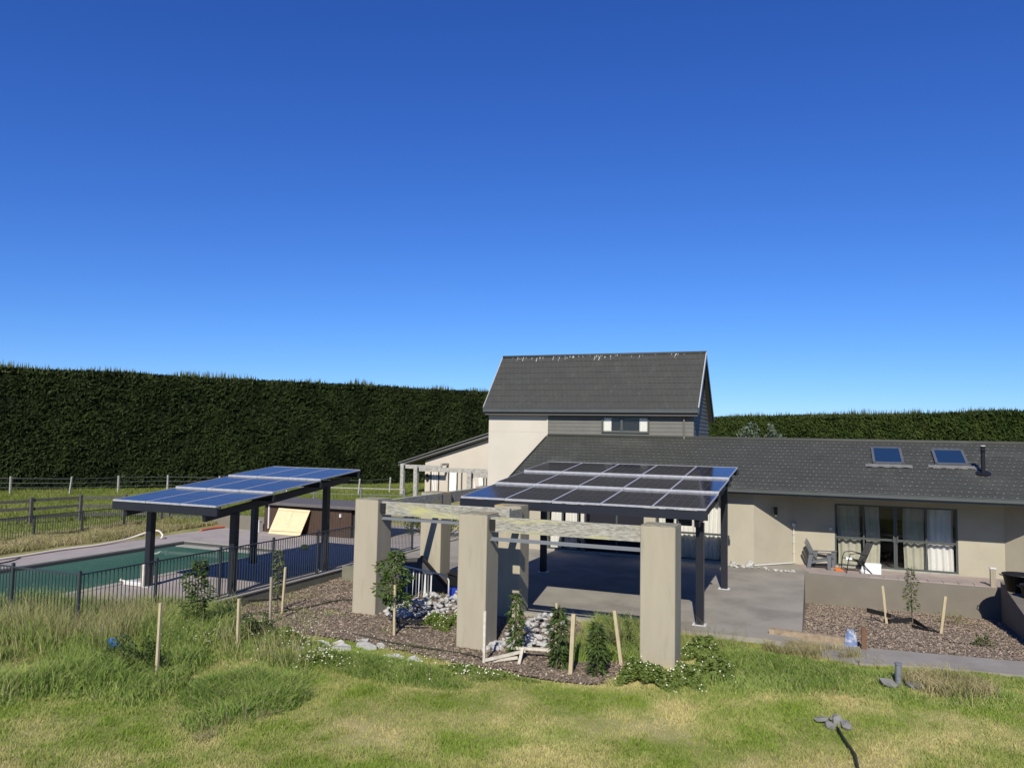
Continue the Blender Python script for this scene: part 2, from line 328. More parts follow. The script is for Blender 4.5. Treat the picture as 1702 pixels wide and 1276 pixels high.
def deck():
    mb = MB(); z0, z1 = -.30, -.06; x0,x1,y0,y1 = -23.55,-18.7,12.9,23.55
    mb.box(-25.6,x0,11.4,32.5,z0,z1); mb.box(x1,-14.62,13.0,32.5,z0,z1); mb.box(x0,x1,y1,32.5,z0,z1); mb.box(x0,x1,11.4,y0,z0,z1)
    tag(mb.build('pool_deck', 'deck'), kind='structure')
    s = MB(); s.box(x0,x0+.12,y0,y1,-1.6,-.075); s.box(x1-.12,x1,y0,y1,-1.6,-.075); s.box(x0+.12,x1-.12,y1-.12,y1,-1.6,-.075); s.box(x0+.12,x1-.12,y0,y0+.12,-1.6,-.075); s.box(x0,x1,y0,y1,-1.8,-1.6)
    sh = s.build('pool_shell', 'poolrim'); tag(sh, kind='structure')
    tag(MB().box(x0+.02,x1-.02,y0+.02,y1-.02,-1.55,-.17).build('pool_water', 'water'), kind='structure')
    st = MB(); st.box(x0+.13,x1-.13,y1-.55,y1-.125,-.30,-.155); st.build('pool_step', 'coping', sh)
    c = MB(); c.box(x0-.02,x1+.28,y1+.0,y1+.3,z1+.001,z1+.02); c.box(x1,x1+.28,y0,y1,z1+.001,z1+.02); c.box(x0-.3,x0,y0,y1+.3,z1+.001,z1+.014)
    c.build('pool_coping', 'coping', sh)
deck()

# ------------------------------------------------------------------ hedges
def hedge(name, label, p0, p1, h, thick, n, nshoot, size, vmax=None, leafm='hedgeleaf'):
    p0 = np.array(p0, float); p1 = np.array(p1, float); L = np.linalg.norm(p1-p0); d = (p1-p0)/L; nrm = np.array([d[1], -d[0]])
    if np.dot(-p0, nrm) < 0: nrm = -nrm
    root = thing(name, label, 'hedge', loc=(0,0,0))
    z0 = -.4
    # core
    nu = int(L/1.0); nv = 10; V = []; 
    us = np.linspace(0, L, nu); 
    prof = [(0.25,z0),(.05,z0+.7),(0,h*.35),(0,h*.7),(.08,h*.93),(.5,h-.05),(thick-.5,h-.05),(thick,h*.9),(thick,z0)]
    for q,(o,z) in enumerate(prof):
        b = (fbm(us*.35+q*3, us*0+z*.5)-.5)*.5
        P = p0+d*us[:,None]-nrm*(o+.22+ (b if q < 6 else 0*b))[:,None]
        V.append(np.column_stack([P, np.full(nu, z)+(.25*(fbm(us*.2,us*0+5)-.5) if z > h*.85 else 0)]))
    V = np.concatenate(V); F = []
    for q in range(len(prof)-1):
        a = np.arange(nu-1)+q*nu; F.append(np.stack([a,a+1,a+nu+1,a+nu],1))
    npmesh('core', V, np.concatenate(F), 'hedge', root)
    # leaf sprays on the face and over the top shoulder
    u = rng.random(n)*L; t = rng.random(n); zlo = 0 if vmax is None else vmax
    z = zlo+(h-zlo)*t; z = np.maximum(z, z0+.05)
    bulge = (fbm(u*.35+3, z*.45)-.5)*.55+(fbm(u*1.3+3, z*1.6)-.5)*.45
    o = -bulge+.12-.25*rng.random(n)**2
    top = rng.random(n) < .16; o = np.where(top, rng.random(n)*thick*.9, o); z = np.where(top, h-.05+.2*rng.random(n), z)
    z = z+.25*(fbm(u*.2, u*0+5)-.5)*(z > h*.85)
    o = np.where(~top & (z > h-.7), o+.35*((z-h+.7)/.7)**2, o)
    C = np.column_stack([p0+d*u[:,None]-nrm*o[:,None], z])
    s = size*(.5+rng.random(n)); ang = rng.normal(0, .9, n)
    dirv = np.column_stack([d[0]*np.sin(ang)+nrm[0]*(.35+.4*rng.random(n)), d[1]*np.sin(ang)+nrm[1]*(.35+.4*rng.random(n)), np.cos(ang)*np.where(rng.random(n) < .7, 1, -1)*.8])
    dirv /= np.linalg.norm(dirv,axis=1)[:,None]
    side = np.cross(dirv, np.column_stack([nrm[0]+rng.normal(0,.5,n), nrm[1]+rng.normal(0,.5,n), .6+rng.normal(0,.5,n)])); side /= np.linalg.norm(side,axis=1)[:,None]
    A = C-side*(s*.28)[:,None]; B = C+side*(s*.28)[:,None]; T = C+dirv*s[:,None]
    V = np.stack([A,B,T],1).reshape(-1,3); f = npmesh('foliage', V, np.arange(3*n).reshape(-1,3), leafm, root)
    # upright shoots along the top
    m_ = nshoot; u = rng.random(m_)*L; o = rng.random(m_)*thick*.8; dens = vn(u*.5, u*0+2)
    hh = (.2+.55*rng.random(m_)**2)*(.35+1.1*dens)
    zb = h-.15+.25*(fbm(u*.2, u*0+5)-.5)
    C = np.column_stack([p0+d*u[:,None]-nrm*o[:,None], zb]); wd = .035+.05*rng.random(m_)
    T = C+np.column_stack([rng.normal(0,.06,m_), rng.normal(0,.06,m_), hh+.15])
    dd = np.column_stack([np.full(m_,d[0]), np.full(m_,d[1]), np.zeros(m_)])
    V = np.stack([C-dd*wd[:,None], C+dd*wd[:,None], T],1).reshape(-1,3)
    npmesh('shoot', V, np.arange(3*m_).reshape(-1,3), 'shoot', root)['kind'] = 'stuff'
    return root
HD = np.array((17.5,23.7))/math.hypot(17.5,23.7)
H0 = np.array((-53.0,36.2))
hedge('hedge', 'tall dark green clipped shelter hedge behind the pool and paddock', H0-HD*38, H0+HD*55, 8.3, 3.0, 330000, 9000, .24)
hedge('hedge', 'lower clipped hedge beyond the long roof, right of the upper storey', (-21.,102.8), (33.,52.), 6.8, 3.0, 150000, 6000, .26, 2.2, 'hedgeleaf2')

# ------------------------------------------------------------------ house
house = thing('house', 'long beige plastered house with grey tiled roof and boarded upper storey', 'house', loc=(0,0,0))
YG, ZG, YR, ZR = 27.65, 2.67, 32.0, 4.35
XL, XR_ = -11.4, 13.0
def tiled(parent, name, x0, x1, ya, za, yb, zb, n, m, pitch, amp, seed):
    """stepped courses of pressed tiles running along x from the eave (ya, za) up to (yb, zb)"""
    d = Vector((0, yb-ya, zb-za)); L = d.length; d.normalize(); nr = Vector((0,-d.z,d.y)) if yb > ya else Vector((0,-d.z,d.y))*-1
    if nr.z < 0: nr = -nr
    rnd = random.Random(seed); nx = int((x1-x0)/pitch*4)
    for k in range(n):
        s0, s1 = L*k/n, L*(k+1)/n+.02
        vs = []
        for i in range(nx+1):
            x = x0+(x1-x0)*i/nx; wv = amp*math.cos(2*math.pi*((x-x0)/pitch+.5*(k%2))); jit = rnd.uniform(-.0015,.0015)
            for (s,h) in ((s0+.004+wv*.6,-.004),(s0,.022+wv+jit),(s0+.05,.026+wv+jit),(s1,.006+wv*.3)):
                p = d*s+nr*h; vs.append((x, ya+p.y, za+p.z))
        fs = []
        for i in range(nx):
            for q in range(3): a = i*4+q; fs.append((a,a+4,a+5,a+1))
        MB().add(vs, fs).build('tile_course', m, parent)
def roof_base(name, x0, x1, ya, za, yb, zb, th, m, parent):
    return MB().slab([(x0,ya,za),(x1,ya,za),(x1,yb,zb),(x0,yb,zb)][::-1], (0,0,-th)).build(name, m, parent)
low = roof_base('roof', XL, XR_, YG, ZG-.02, YR, ZR-.02, .10, 'roof', house)
rear = roof_base('rear_roof_slope', XL, XR_, YR+.001, ZR-.02, 36.4, 2.67, .10, 'roof', house)
tiled(low, 'tile_course', XL, XR_, YG, ZG, YR, ZR, 15, 'roof', .19, .006, 3)
# pale raised spots imitating sun glints on the nose of every pressed tile
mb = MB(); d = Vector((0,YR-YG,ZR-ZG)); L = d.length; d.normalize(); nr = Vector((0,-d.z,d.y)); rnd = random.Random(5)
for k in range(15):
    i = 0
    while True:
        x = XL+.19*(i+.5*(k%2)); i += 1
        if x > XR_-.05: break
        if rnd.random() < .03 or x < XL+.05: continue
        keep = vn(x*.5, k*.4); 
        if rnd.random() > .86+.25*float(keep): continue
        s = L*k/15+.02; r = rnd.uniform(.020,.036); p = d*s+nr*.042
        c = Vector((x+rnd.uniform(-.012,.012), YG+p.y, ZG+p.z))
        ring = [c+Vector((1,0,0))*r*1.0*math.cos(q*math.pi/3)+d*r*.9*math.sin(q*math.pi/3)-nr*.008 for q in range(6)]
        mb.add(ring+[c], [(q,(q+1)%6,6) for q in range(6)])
tag(mb.build('tile_glint', 'glint', low), kind='stuff')
MB().tube([(XL,YR,ZR+.02),(XR_,YR,ZR+.02)], .085, 10).build('ridge_cap', 'roof', low, True)
g = MB(); g.box(XL,XR_,YG-.12,YG-.02,ZG-.12,ZG+.0); g.box(XL,XR_,YG-.135,YG-.12,ZG-.015,ZG+.012); g.build('gutter', 'gutter', house)
MB().box(XL,XR_,YG-.02,YG+.01,ZG-.2,ZG-.02).build('fascia', 'gutter', house)
MB().box(XL+.02,XR_,YG+.012,29.6,ZG-.155,ZG-.135).build('soffit', 'soffit', house)
MB().slab([(XL-.03,YG-.02,ZG+.05),(XL-.03,YR,ZR+.05),(XL-.03,YR,ZR-.16),(XL-.03,YG-.02,ZG-.16)], (-.03,0,0)).build('verge', 'gutter', house)
def wall_run(pts, z0, z1, name='wall', m='wall', th=.14):
    for (ax,ay),(bx,by) in zip(pts[:-1], pts[1:]):
        dx,dy = bx-ax, by-ay; l = math.hypot(dx,dy); nx,ny = -dy/l*th, dx/l*th
        MB().prism([(ax,ay),(bx,by),(bx+nx,by+ny),(ax+nx,ay+ny)], z0, z1).build(name, m, house)
WT = 2.52
wall_run([(-11.3,28.13),(-9.98,28.13)], -.1, WT)
wall_run([(-6.25,28.13),(-5.82,28.13)], -.1, WT)
wall_run([(-3.45,28.13),(-2.4,28.13)], -.1, WT)
wall_run([(-2.4,28.13),(-1.18,29.35)], -.1, WT)
wall_run([(-1.18,29.35),(.2,29.35)], -.1, WT)
wall_run([(3.95,29.35),(5.27,29.35)], -.1, WT)
wall_run([(5.27,29.35),(6.5,28.13)], -.1, WT)
wall_run([(6.5,28.13),(12.9,28.13)], -.1, WT)
for x0,x1,y in ((-9.98,-6.25,28.13),(-5.82,-3.45,28.13)): wall_run([(x0,y),(x1,y)], 2.3, WT)
wall_run([(.2,29.35),(3.95,29.35)], 2.18, WT)
for x0,x1,y in ((-9.98,-6.25,28.13),(-5.82,-3.45,28.13),(.2,3.95,29.35)): MB().box(x0,x1,y-.05,y+.14,-.1,.055).build('sill', 'coping', house)
MB().box(-11.3,-11.2,28.2,36.2,-.1,2.5).build('wall', 'wall', house); MB().box(-11.3,12.9,36.05,36.2,-.1,2.55).build('wall', 'wall', house)
# rooms behind the glass
for x0,x1,y0 in ((-10.9,-3.3,28.3),(-.9,4.9,29.55)):
    r = MB(); r.box(x0,x1,y0+4.2,y0+4.3,0,2.5); r.box(x0-.1,x0,y0,y0+4.3,0,2.5); r.box(x1,x1+.1,y0,y0+4.3,0,2.5); r.box(x0,x1,y0,y0+4.2,.02,.045); r.box(x0,x1,y0,y0+4.2,2.50,2.52)
    r.build('room', 'room', house)
def curtain(parent, x0, x1, y, z0, z1, m, folds, seed=0):
    rnd = random.Random(seed); n = max(8, folds*6); ph = rnd.uniform(0,6)
    w = [rnd.uniform(.7,1.3) for _ in range(n)]
    def fn(u,v):
        x = x0+(x1-x0)*u+(.02*math.sin(5*v+ph)); 
        return (x, y+.04*math.sin(u*folds*2*math.pi+ph)*w[int(u*(n-1))]+.015*math.sin(u*17+3*v), z0+(z1-z0)*v)
    mb = MB().sheet(n, 7, fn); mb.build('curtain', m, parent, True)
def glazing(name, x0, x1, y, z0, z1, posts, mid, label=None, f=.055):
    wd = thing(name, None, None); wd.parent = house
    if label: wd['label'] = label
    fr = MB(); xs = [x0]+posts+[x1]
    fr.box(x0,x1,y+.02,y+.10,z1-f,z1); fr.box(x0,x1,y+.02,y+.10,z0,z0+f)
    for i,x in enumerate(xs):
        a = max(x0, x-f/2); b = min(x1, x+f/2)
        if i == 0: b = x0+f
        if i == len(xs)-1: a = x1-f
        fr.box(a,b,y+.018,y+.102,z0+f,z1-f)
    for a,b in zip(xs[:-1], xs[1:]):
        if mid: fr.box(a+f/2,b-f/2,y+.03,y+.09,mid-.035,mid+.035)
    fr.build('frame', 'winframe', wd)
    for a,b in zip(xs[:-1], xs[1:]): MB().box(a+.02,b-.02,y+.056,y+.062,z0+.03,z1-.03).build('pane', 'glass', wd)
    return wd
gd = glazing('glazed_door', .2, 3.95, 29.35, .055, 2.18, [1.12,2.07,2.13,3.03], 1.02)
for a,b,m,fo,s in ((.3,1.02,'curtain',3,1),(1.18,1.62,'curtain',2,2),(2.36,3.0,'curtain',3,3),(3.08,3.86,'sheer',4,4)): curtain(gd, a, b, 29.60, .08, 2.13, m, fo, s)
h_ = MB(); h_.box(2.02,2.06,29.31,29.35,.95,1.2); h_.box(2.14,2.18,29.31,29.35,.95,1.2); h_.build('handle', 'winframe', gd)
gl_ = glazing('glazed_door', -9.98, -8.47, 28.13, .055, 2.3, [-9.40,-8.78], .98)
curtain(gl_, -9.92, -9.46, 28.40, .08, 2.26, 'sheer', 3, 5); curtain(gl_, -9.35, -8.85, 28.40, .08, 2.26, 'sheer', 4, 6); curtain(gl_, -8.74, -8.5, 28.40, .08, 2.26, 'sheer', 2, 7)
gl_ = glazing('glazed_door', -5.82, -3.45, 28.13, .055, 2.3, [-5.05,-4.3], .98)
curtain(gl_, -5.76, -5.5, 28.40, .08, 2.26, 'sheer', 2, 8); curtain(gl_, -5.2, -4.34, 28.40, .08, 2.26, 'sheer', 5, 9); curtain(gl_, -4.25, -3.5, 28.40, .08, 2.26, 'sheer', 5, 10)
M['dark'].node_tree.nodes['Principled BSDF'].inputs['Roughness'].default_value = .8
en = thing('entrance', None, None); en.parent = house; en['label'] = 'dark uncurtained entrance between the curtained doors'
e_ = MB(); e_.box(-8.47,-6.25,28.55,28.6,.0,2.3); e_.box(-8.47,-8.42,28.14,28.55,0,2.3); e_.box(-6.30,-6.25,28.14,28.55,0,2.3); e_.build('door_leaf', 'dark', en)
e_ = MB(); e_.box(-7.40,-7.33,28.52,28.55,.0,2.3); e_.box(-8.42,-6.30,28.52,28.545,1.0,1.05); e_.build('frame', 'winframe', en)
# wall light, conduit and outlet box in the recess
wl = MB(); wl.lathe([(.0,2.02),(.06,2.0),(.06,1.78),(.045,1.74),(.0,1.74)], 10, (-1.79+.09,28.74-.09)); wl.bar((-1.70,28.65,1.95),(-1.76,28.75,1.95),.03); wl.build('wall_light', 'lampblack', house)
MB().lathe([(.0,1.742),(.03,1.738),(.03,1.70),(.0,1.69)], 8, (-1.70,28.65)).build('lamp_bulb', 'whiteplastic', house)
cd_ = MB(); cd_.box(-1.20,-1.08,29.25,29.34,1.32,1.42); cd_.tube([(-1.14,29.30,1.32),(-1.14,29.30,.05)], .02, 6); cd_.tube([(-1.16,29.28,.04),(-2.36,28.08,.03)], .022, 6)
for z in (.4,.75,1.05): cd_.box(-1.175,-1.105,29.27,29.345,z,z+.025)
cd_.build('conduit', 'whiteplastic', house)
MB().box(.02,.12,29.30,29.349,1.25,1.34).build('outlet_box', 'whiteplastic', house)
# skylights and flue on the long roof
def roofpt(x, y, h=0):
    s = (ZR-ZG)/(YR-YG); return Vector((x, y, ZG+s*(y-YG)))+nr*h
def skylight(x0, x1, y0, y1):
    f = MB()
    for a,b in (((x0,y0),(x1,y0)),((x0,y1),(x1,y1)),((x0,y0),(x0,y1)),((x1,y0),(x1,y1))): f.bar(roofpt(*a,.05), roofpt(*b,.05), .085, .10, nr)
    fo = f.build('skylight', 'skyframe', low)
    gm = MB().slab([roofpt(x0+.04,y0+.04,.085),roofpt(x1-.04,y0+.04,.085),roofpt(x1-.04,y1-.04,.085),roofpt(x0+.04,y1-.04,.085)], -nr*.02); gm.build('pane', 'skyglass', fo)
    fl = MB(); n = 24
    def fn(u,v): return roofpt(x0-.28+(x1-x0+.56)*u, y0-.06-.24*v, .045+.012*math.sin(u*n)*v)
    fl.sheet(60, 3, fn); fl.build('flashing', 'lead', fo)
skylight(1.50, 2.41, 29.95, 31.27); skylight(3.45, 4.36, 30.0, 31.2)
fp = roofpt(4.72, 29.38); fl = MB(); fl.tube([(fp.x,fp.y,fp.z-.1),(fp.x,fp.y,fp.z+.86)], .065, 12); fl.tube([(fp.x,fp.y,fp.z+.78),(fp.x,fp.y,fp.z+.80)], .12, 12); fl.tube([(fp.x,fp.y,fp.z+.86),(fp.x,fp.y,fp.z+.93)], .075, 12)
fo = fl.build('flue', 'black', house); MB().tube([(fp.x,fp.y,fp.z+.93),(fp.x,fp.y,fp.z+.955)], .08, 12).build('flue_cap', 'whiteplastic', fo)
MB().tube([roofpt(4.72,29.38,.02),roofpt(4.72,29.38,.06)], .22, 16).build('flue_collar', 'black', fo)

# upper storey
UX0, UX1, UYF, UYB = -14.25, -5.08, 32.0, 36.2
EY, EZ, AY, AZ_ = 31.72, 5.56, 33.86, 8.05
def gable_wall(x, name, m):
    return
MB().prism([(UX0,UYF),(-11.43,UYF),(-11.43,UYF+.15),(UX0,UYF+.15)], 0, 5.62).build('plaster_wall', 'upwall', house)
MB().box(UX0,-11.43,UYF-.006,UYF,4.52,4.54).build('wall_joint', 'wingwall', house)
MB().box(-11.45,-11.39,UYF-.04,UYF,4.2,5.45).build('corner_trim', 'upwall', house)
nb = 8
for k in range(nb):                                  # lapped boards on the front
    z0 = 4.28+k*.165; z1 = z0+.18
    for a,b in ((-11.39,-8.95),(-6.9,UX1)) if 4.55 < z0+.09 < 5.28 else ((-11.39,UX1),):
        MB().slab([(a,UYF-.018,z0),(b,UYF-.018,z0),(b,UYF-.002,z1),(a,UYF-.002,z1)], (0,.03,0)).build('weatherboard', 'siding', house)
def roofz(y): return EZ+(AZ_-EZ)*(1-abs(y-AY)/(AY-EY))
for k in range(23):                                  # boards on the right gable
    z0 = 4.25+k*.165; z1 = z0+.18; zc = z0+.16
    if zc > AZ_-.25: break
    hw = min(UYB-AY+.0, (AY-EY)*(1-(zc-EZ)/(AZ_-EZ))-.05)
    ya, yb = max(UYF, AY-hw), min(UYB, AY+hw)
    MB().slab([(UX1+.018,ya,z0),(UX1+.018,yb,z0),(UX1+.002,yb,z1),(UX1+.002,ya,z1)], (-.03,0,0)).build('weatherboard', 'siding', house)
body = MB().slab([(UX1-.03,UYF+.06,4.0),(UX1-.03,UYB,4.0),(UX1-.03,UYB,5.45),(UX1-.03,AY,7.9),(UX1-.03,UYF+.06,5.45)], (UX0-UX1+.06,0,0)).build('upper_wall_core', 'siding', house)
MB().box(-12.0,UX1,UYF+.16,UYB,2.0,4.05).build('upper_wall_base', 'siding', house)
RX0, RX1 = -14.38, -4.84
uf = MB().slab([(RX0,EY,EZ),(RX1,EY,EZ),(RX1,AY,AZ_),(RX0,AY,AZ_)][::-1], (0,0,-.12)).build('upper_roof', 'roofup', house)
MB().slab([(RX0,AY+.001,AZ_),(RX1,AY+.001,AZ_),(RX1,2*AY-EY+.3,EZ-.33),(RX0,2*AY-EY+.3,EZ-.33)][::-1], (0,0,-.12)).build('rear_upper_roof', 'roofup', house)
tiled(uf, 'tile_course', RX0, RX1, EY, EZ+.015, AY, AZ_+.015, 9, 'roofup', .21, .005, 8)
ug = MB(); ug.box(RX0,RX1,EY-.13,EY-.02,EZ-.17,EZ+.0); ug.box(RX0,RX1,EY-.145,EY-.13,EZ-.03,EZ+.01); ug.build('gutter', 'gutter', house)
MB().box(RX0+.05,RX1-.02,EY-.02,UYF-.03,EZ-.30,EZ-.13).build('soffit', 'soffit', house)
rc = MB().tube([(RX0-.02,AY,AZ_+.03),(RX1+.02,AY,AZ_+.03)], .075, 10).build('ridge_cap', 'roofup', uf, True)
for x,w_ in ((RX0-.015,.03),(RX1+.015,.04)):
    vb = MB(); vb.bar((x,EY-.05,EZ+.03),(x,AY,AZ_+.055),w_,.07); vb.build('verge_flashing', 'verge', uf)
    bb = MB(); bb.slab([(x-.012,EY-.02,EZ-.0),(x-.012,AY,AZ_-.0),(x-.012,AY,AZ_-.24),(x-.012,EY-.02,EZ-.22)], (.024,0,0)); bb.slab([(x-.012,2*AY-EY+.25,EZ-.28),(x-.012,AY,AZ_),(x-.012,AY,AZ_-.24),(x-.012,2*AY-EY+.25,EZ-.5)], (.024,0,0)); bb.build('barge_board', 'gutter', uf)
# bird lime along the ridge
mb = MB(); dd = Vector((0,AY-EY,AZ_-EZ)).normalized(); nn = Vector((0,-dd.z,dd.y))
for i in range(80):
    x = random.uniform(RX0+.1, RX1-.1)
    if fbm(x*.8, 3.3) < .47 and random.random() < .75: continue
    l = random.choice((.03,.05,.06,.08,.12,.26)); w_ = random.uniform(.006,.02); s = (Vector((0,AY-EY,AZ_-EZ)).length)-random.uniform(.02,.14)
    P = [Vector((x-w_,EY,EZ+.015))+dd*s+nn*.055, Vector((x+w_,EY,EZ+.015))+dd*s+nn*.055, Vector((x+w_*.4+random.uniform(-.05,.02),EY,EZ+.015))+dd*(s-l)+nn*.052, Vector((x-w_*.4,EY,EZ+.015))+dd*(s-l)+nn*.052]
    mb.slab(P, nn*-.012)
tag(mb.build('bird_lime', 'white_stain', uf), kind='stuff')
dp = MB(); dp.tube([(-5.45,UYF-.09,5.40),(-5.45,UYF-.09,4.42),(-5.42,UYF-.2,4.30)], .04, 8); dp.build('downpipe', 'siding', house)
uw = thing('window', None, None); uw.parent = house
fr = MB(); a,b,z0,z1 = -8.95,-6.9,4.53,5.24; y=UYF-.07
fr.box(a,b,y,UYF+.04,z1-.07,z1); fr.box(a,b,y,UYF+.04,z0,z0+.07); fr.box(a,a+.07,y,UYF+.04,z0+.07,z1-.07); fr.box(b-.07,b,y,UYF+.04,z0+.07,z1-.07); fr.box(-8.12,-8.02,y+.005,UYF+.035,z0+.07,z1-.07)
fr.build('frame', 'winframe', uw)
MB().box(a+.05,-8.08,UYF-.03,UYF-.026,z0+.05,z1-.05).build('pane', 'glass', uw); MB().box(-8.06,b-.05,UYF-.03,UYF-.026,z0+.05,z1-.05).build('pane', 'glass', uw)
MB().box(a+.02,b-.02,UYF+.022,UYF+.04,z0+.02,z1-.02).build('window_backing', 'dark', uw)
for q in (a+.075, b-.415): MB().sheet(30, 4, lambda u,v: (q+.34*u, UYF+.002+.012*math.sin(u*26), z0+.07+(z1-z0-.14)*v)).build('curtain', 'sheer', uw, True)

# ------------------------------------------------------------------ far wing with its white pergola
wing = thing('wing_building', 'pale plastered wing with sloping roof edge beyond the upper storey', 'building', loc=(0,0,0))
WY = 50.0
MB().slab([(-27.3,WY,-.3),(-18,WY,-.3),(-18,WY,5.1),(-22.3,WY,4.06),(-27.3,WY,2.42)], (0,4,0)).build('wall', 'wingwall', wing)
MB().slab([(-29.3,WY-.5,2.02),(-18,WY-.5,5.5),(-18,WY-.5,5.82),(-29.3,WY-.5,2.26)], (0,.08,0)).build('barge_board', 'lead', wing)
MB().slab([(-29.3,WY-.5,2.2),(-18,WY-.5,5.76),(-18,WY+4,5.76),(-29.3,WY+4,2.2)], (0,0,-.12)).build('roof', 'roof', wing)
MB().slab([(-29.2,WY-.42,1.98),(-18,WY-.42,5.42),(-18,WY+.0,5.42),(-29.2,WY+.0,1.98)], (0,0,.04)).build('soffit', 'soffit', wing)
for a,b in ((-26.75,-26.2),(-25.3,-24.7),(-24.25,-22.6),(-22.3,-21.8)):
    wn = MB(); wn.box(a-.09,a,WY-.06,WY-.01,.1,1.72); wn.box(b,b+.09,WY-.06,WY-.01,.1,1.72); wn.box(a-.09,b+.09,WY-.06,WY-.01,1.72,1.8); wo_ = wn.build('window', 'winframe', wing)
    curtain(wo_, a, b, WY-.03, .1, 1.72, 'sheer', 0, int(-a*10))
MB().lathe([(0,1.5),(.1,1.45),(.12,1.1),(.05,1.0),(0,1.0)], 8, (-27.05,WY-.15)).build('wall_light', 'lampblack', wing)
pg2 = thing('timber_pergola', 'bleached timber pergola with square posts against the far pale wing', 'pergola', loc=(0,0,0))
for x,y,xe in ((-28.6,49.0,-25.4),(-25.8,46.0,-19.9),(-19.6,41.4,-17.45)):
    MB().cbox(x-.14,x+.14,y-.14,y+.14,tz1(x,y)-.1,2.2,.02).build('post', 'oldwood', pg2)
    b_ = MB(); b_.box(x+.14,xe,y-.06,y+.06,1.86,2.14); b_.build('beam', 'oldwood', pg2)
    MB().box(x+.141,x+.25,y-.10,y-.061,1.80,2.1).build('bracket', 'lampblack', pg2)
    MB().box(xe-.1,xe+.05,y-.1,y+3,2.142,2.3).build('cross_beam', 'oldwood', pg2)

# ------------------------------------------------------------------ garden pergola of pillars and beams
pg = thing('garden_pergola', 'big square plastered pillars joined by lichened timber beams', 'pergola', loc=(0,0,0))
def pillar(x0, x1, y0, d, zt):
    z0 = tz1((x0+x1)/2, y0)-.25
    p = MB().cbox(x0,x1,y0,y0+d,z0,zt-.012,.015).build('pillar', 'pillar', pg)
    MB().cbox(x0+.004,x1-.004,y0+.004,y0+d-.004,zt-.012,zt+.006,.006).build('pillar_cap', 'cap', p)
pillar(-10.57,-9.93,15.9,.64,2.735); pillar(-7.49,-6.81,15.3,.66,2.60); pillar(-3.45,-2.76,15.22,.66,2.60)
pillar(-7.66,-6.95,17.62,.62,2.60); pillar(-10.67,-10.02,19.35,.62,2.68); pillar(-10.58,-9.93,22.8,.62,2.66)
MB().cbox(-9.95+.03,-6.6,16.05,16.17,2.38,2.69,.006).build('beam', 'timber', pg)
MB().cbox(-6.80,-3.46,15.46,15.58,2.235,2.55,.006).build('beam', 'timber', pg)
MB().cbox(-10.12,-10.0,16.55,19.34,2.38,2.69,.006).build('beam', 'timber', pg)
MB().cbox(-10.2,-10.08,19.98,22.79,2.36,2.68,.006).build('beam', 'timber', pg)
MB().cbox(-7.02,-6.9,15.97,17.61,2.26,2.56,.006).build('beam', 'timber', pg)
def tie(x0, x1, y, z):
    b = MB(); b.box(x0,x1,y-.03,y+.03,z-.02,z+.02); b.box(x0,x1,y+.03,y+.045,z-.02,z+.05)
    b.build('steel_rail', 'greypipe', pg)
tie(-9.92,-7.5,16.10,2.28); tie(-6.80,-3.46,15.50,2.06)
for x,y,z in ((-9.92,16.0,2.55),(-6.80,15.42,2.4)):
    b = MB(); b.box(x,x+.12,y-.012,y+.19,z-.12,z+.1); b.build('bracket', 'lampblack', pg)

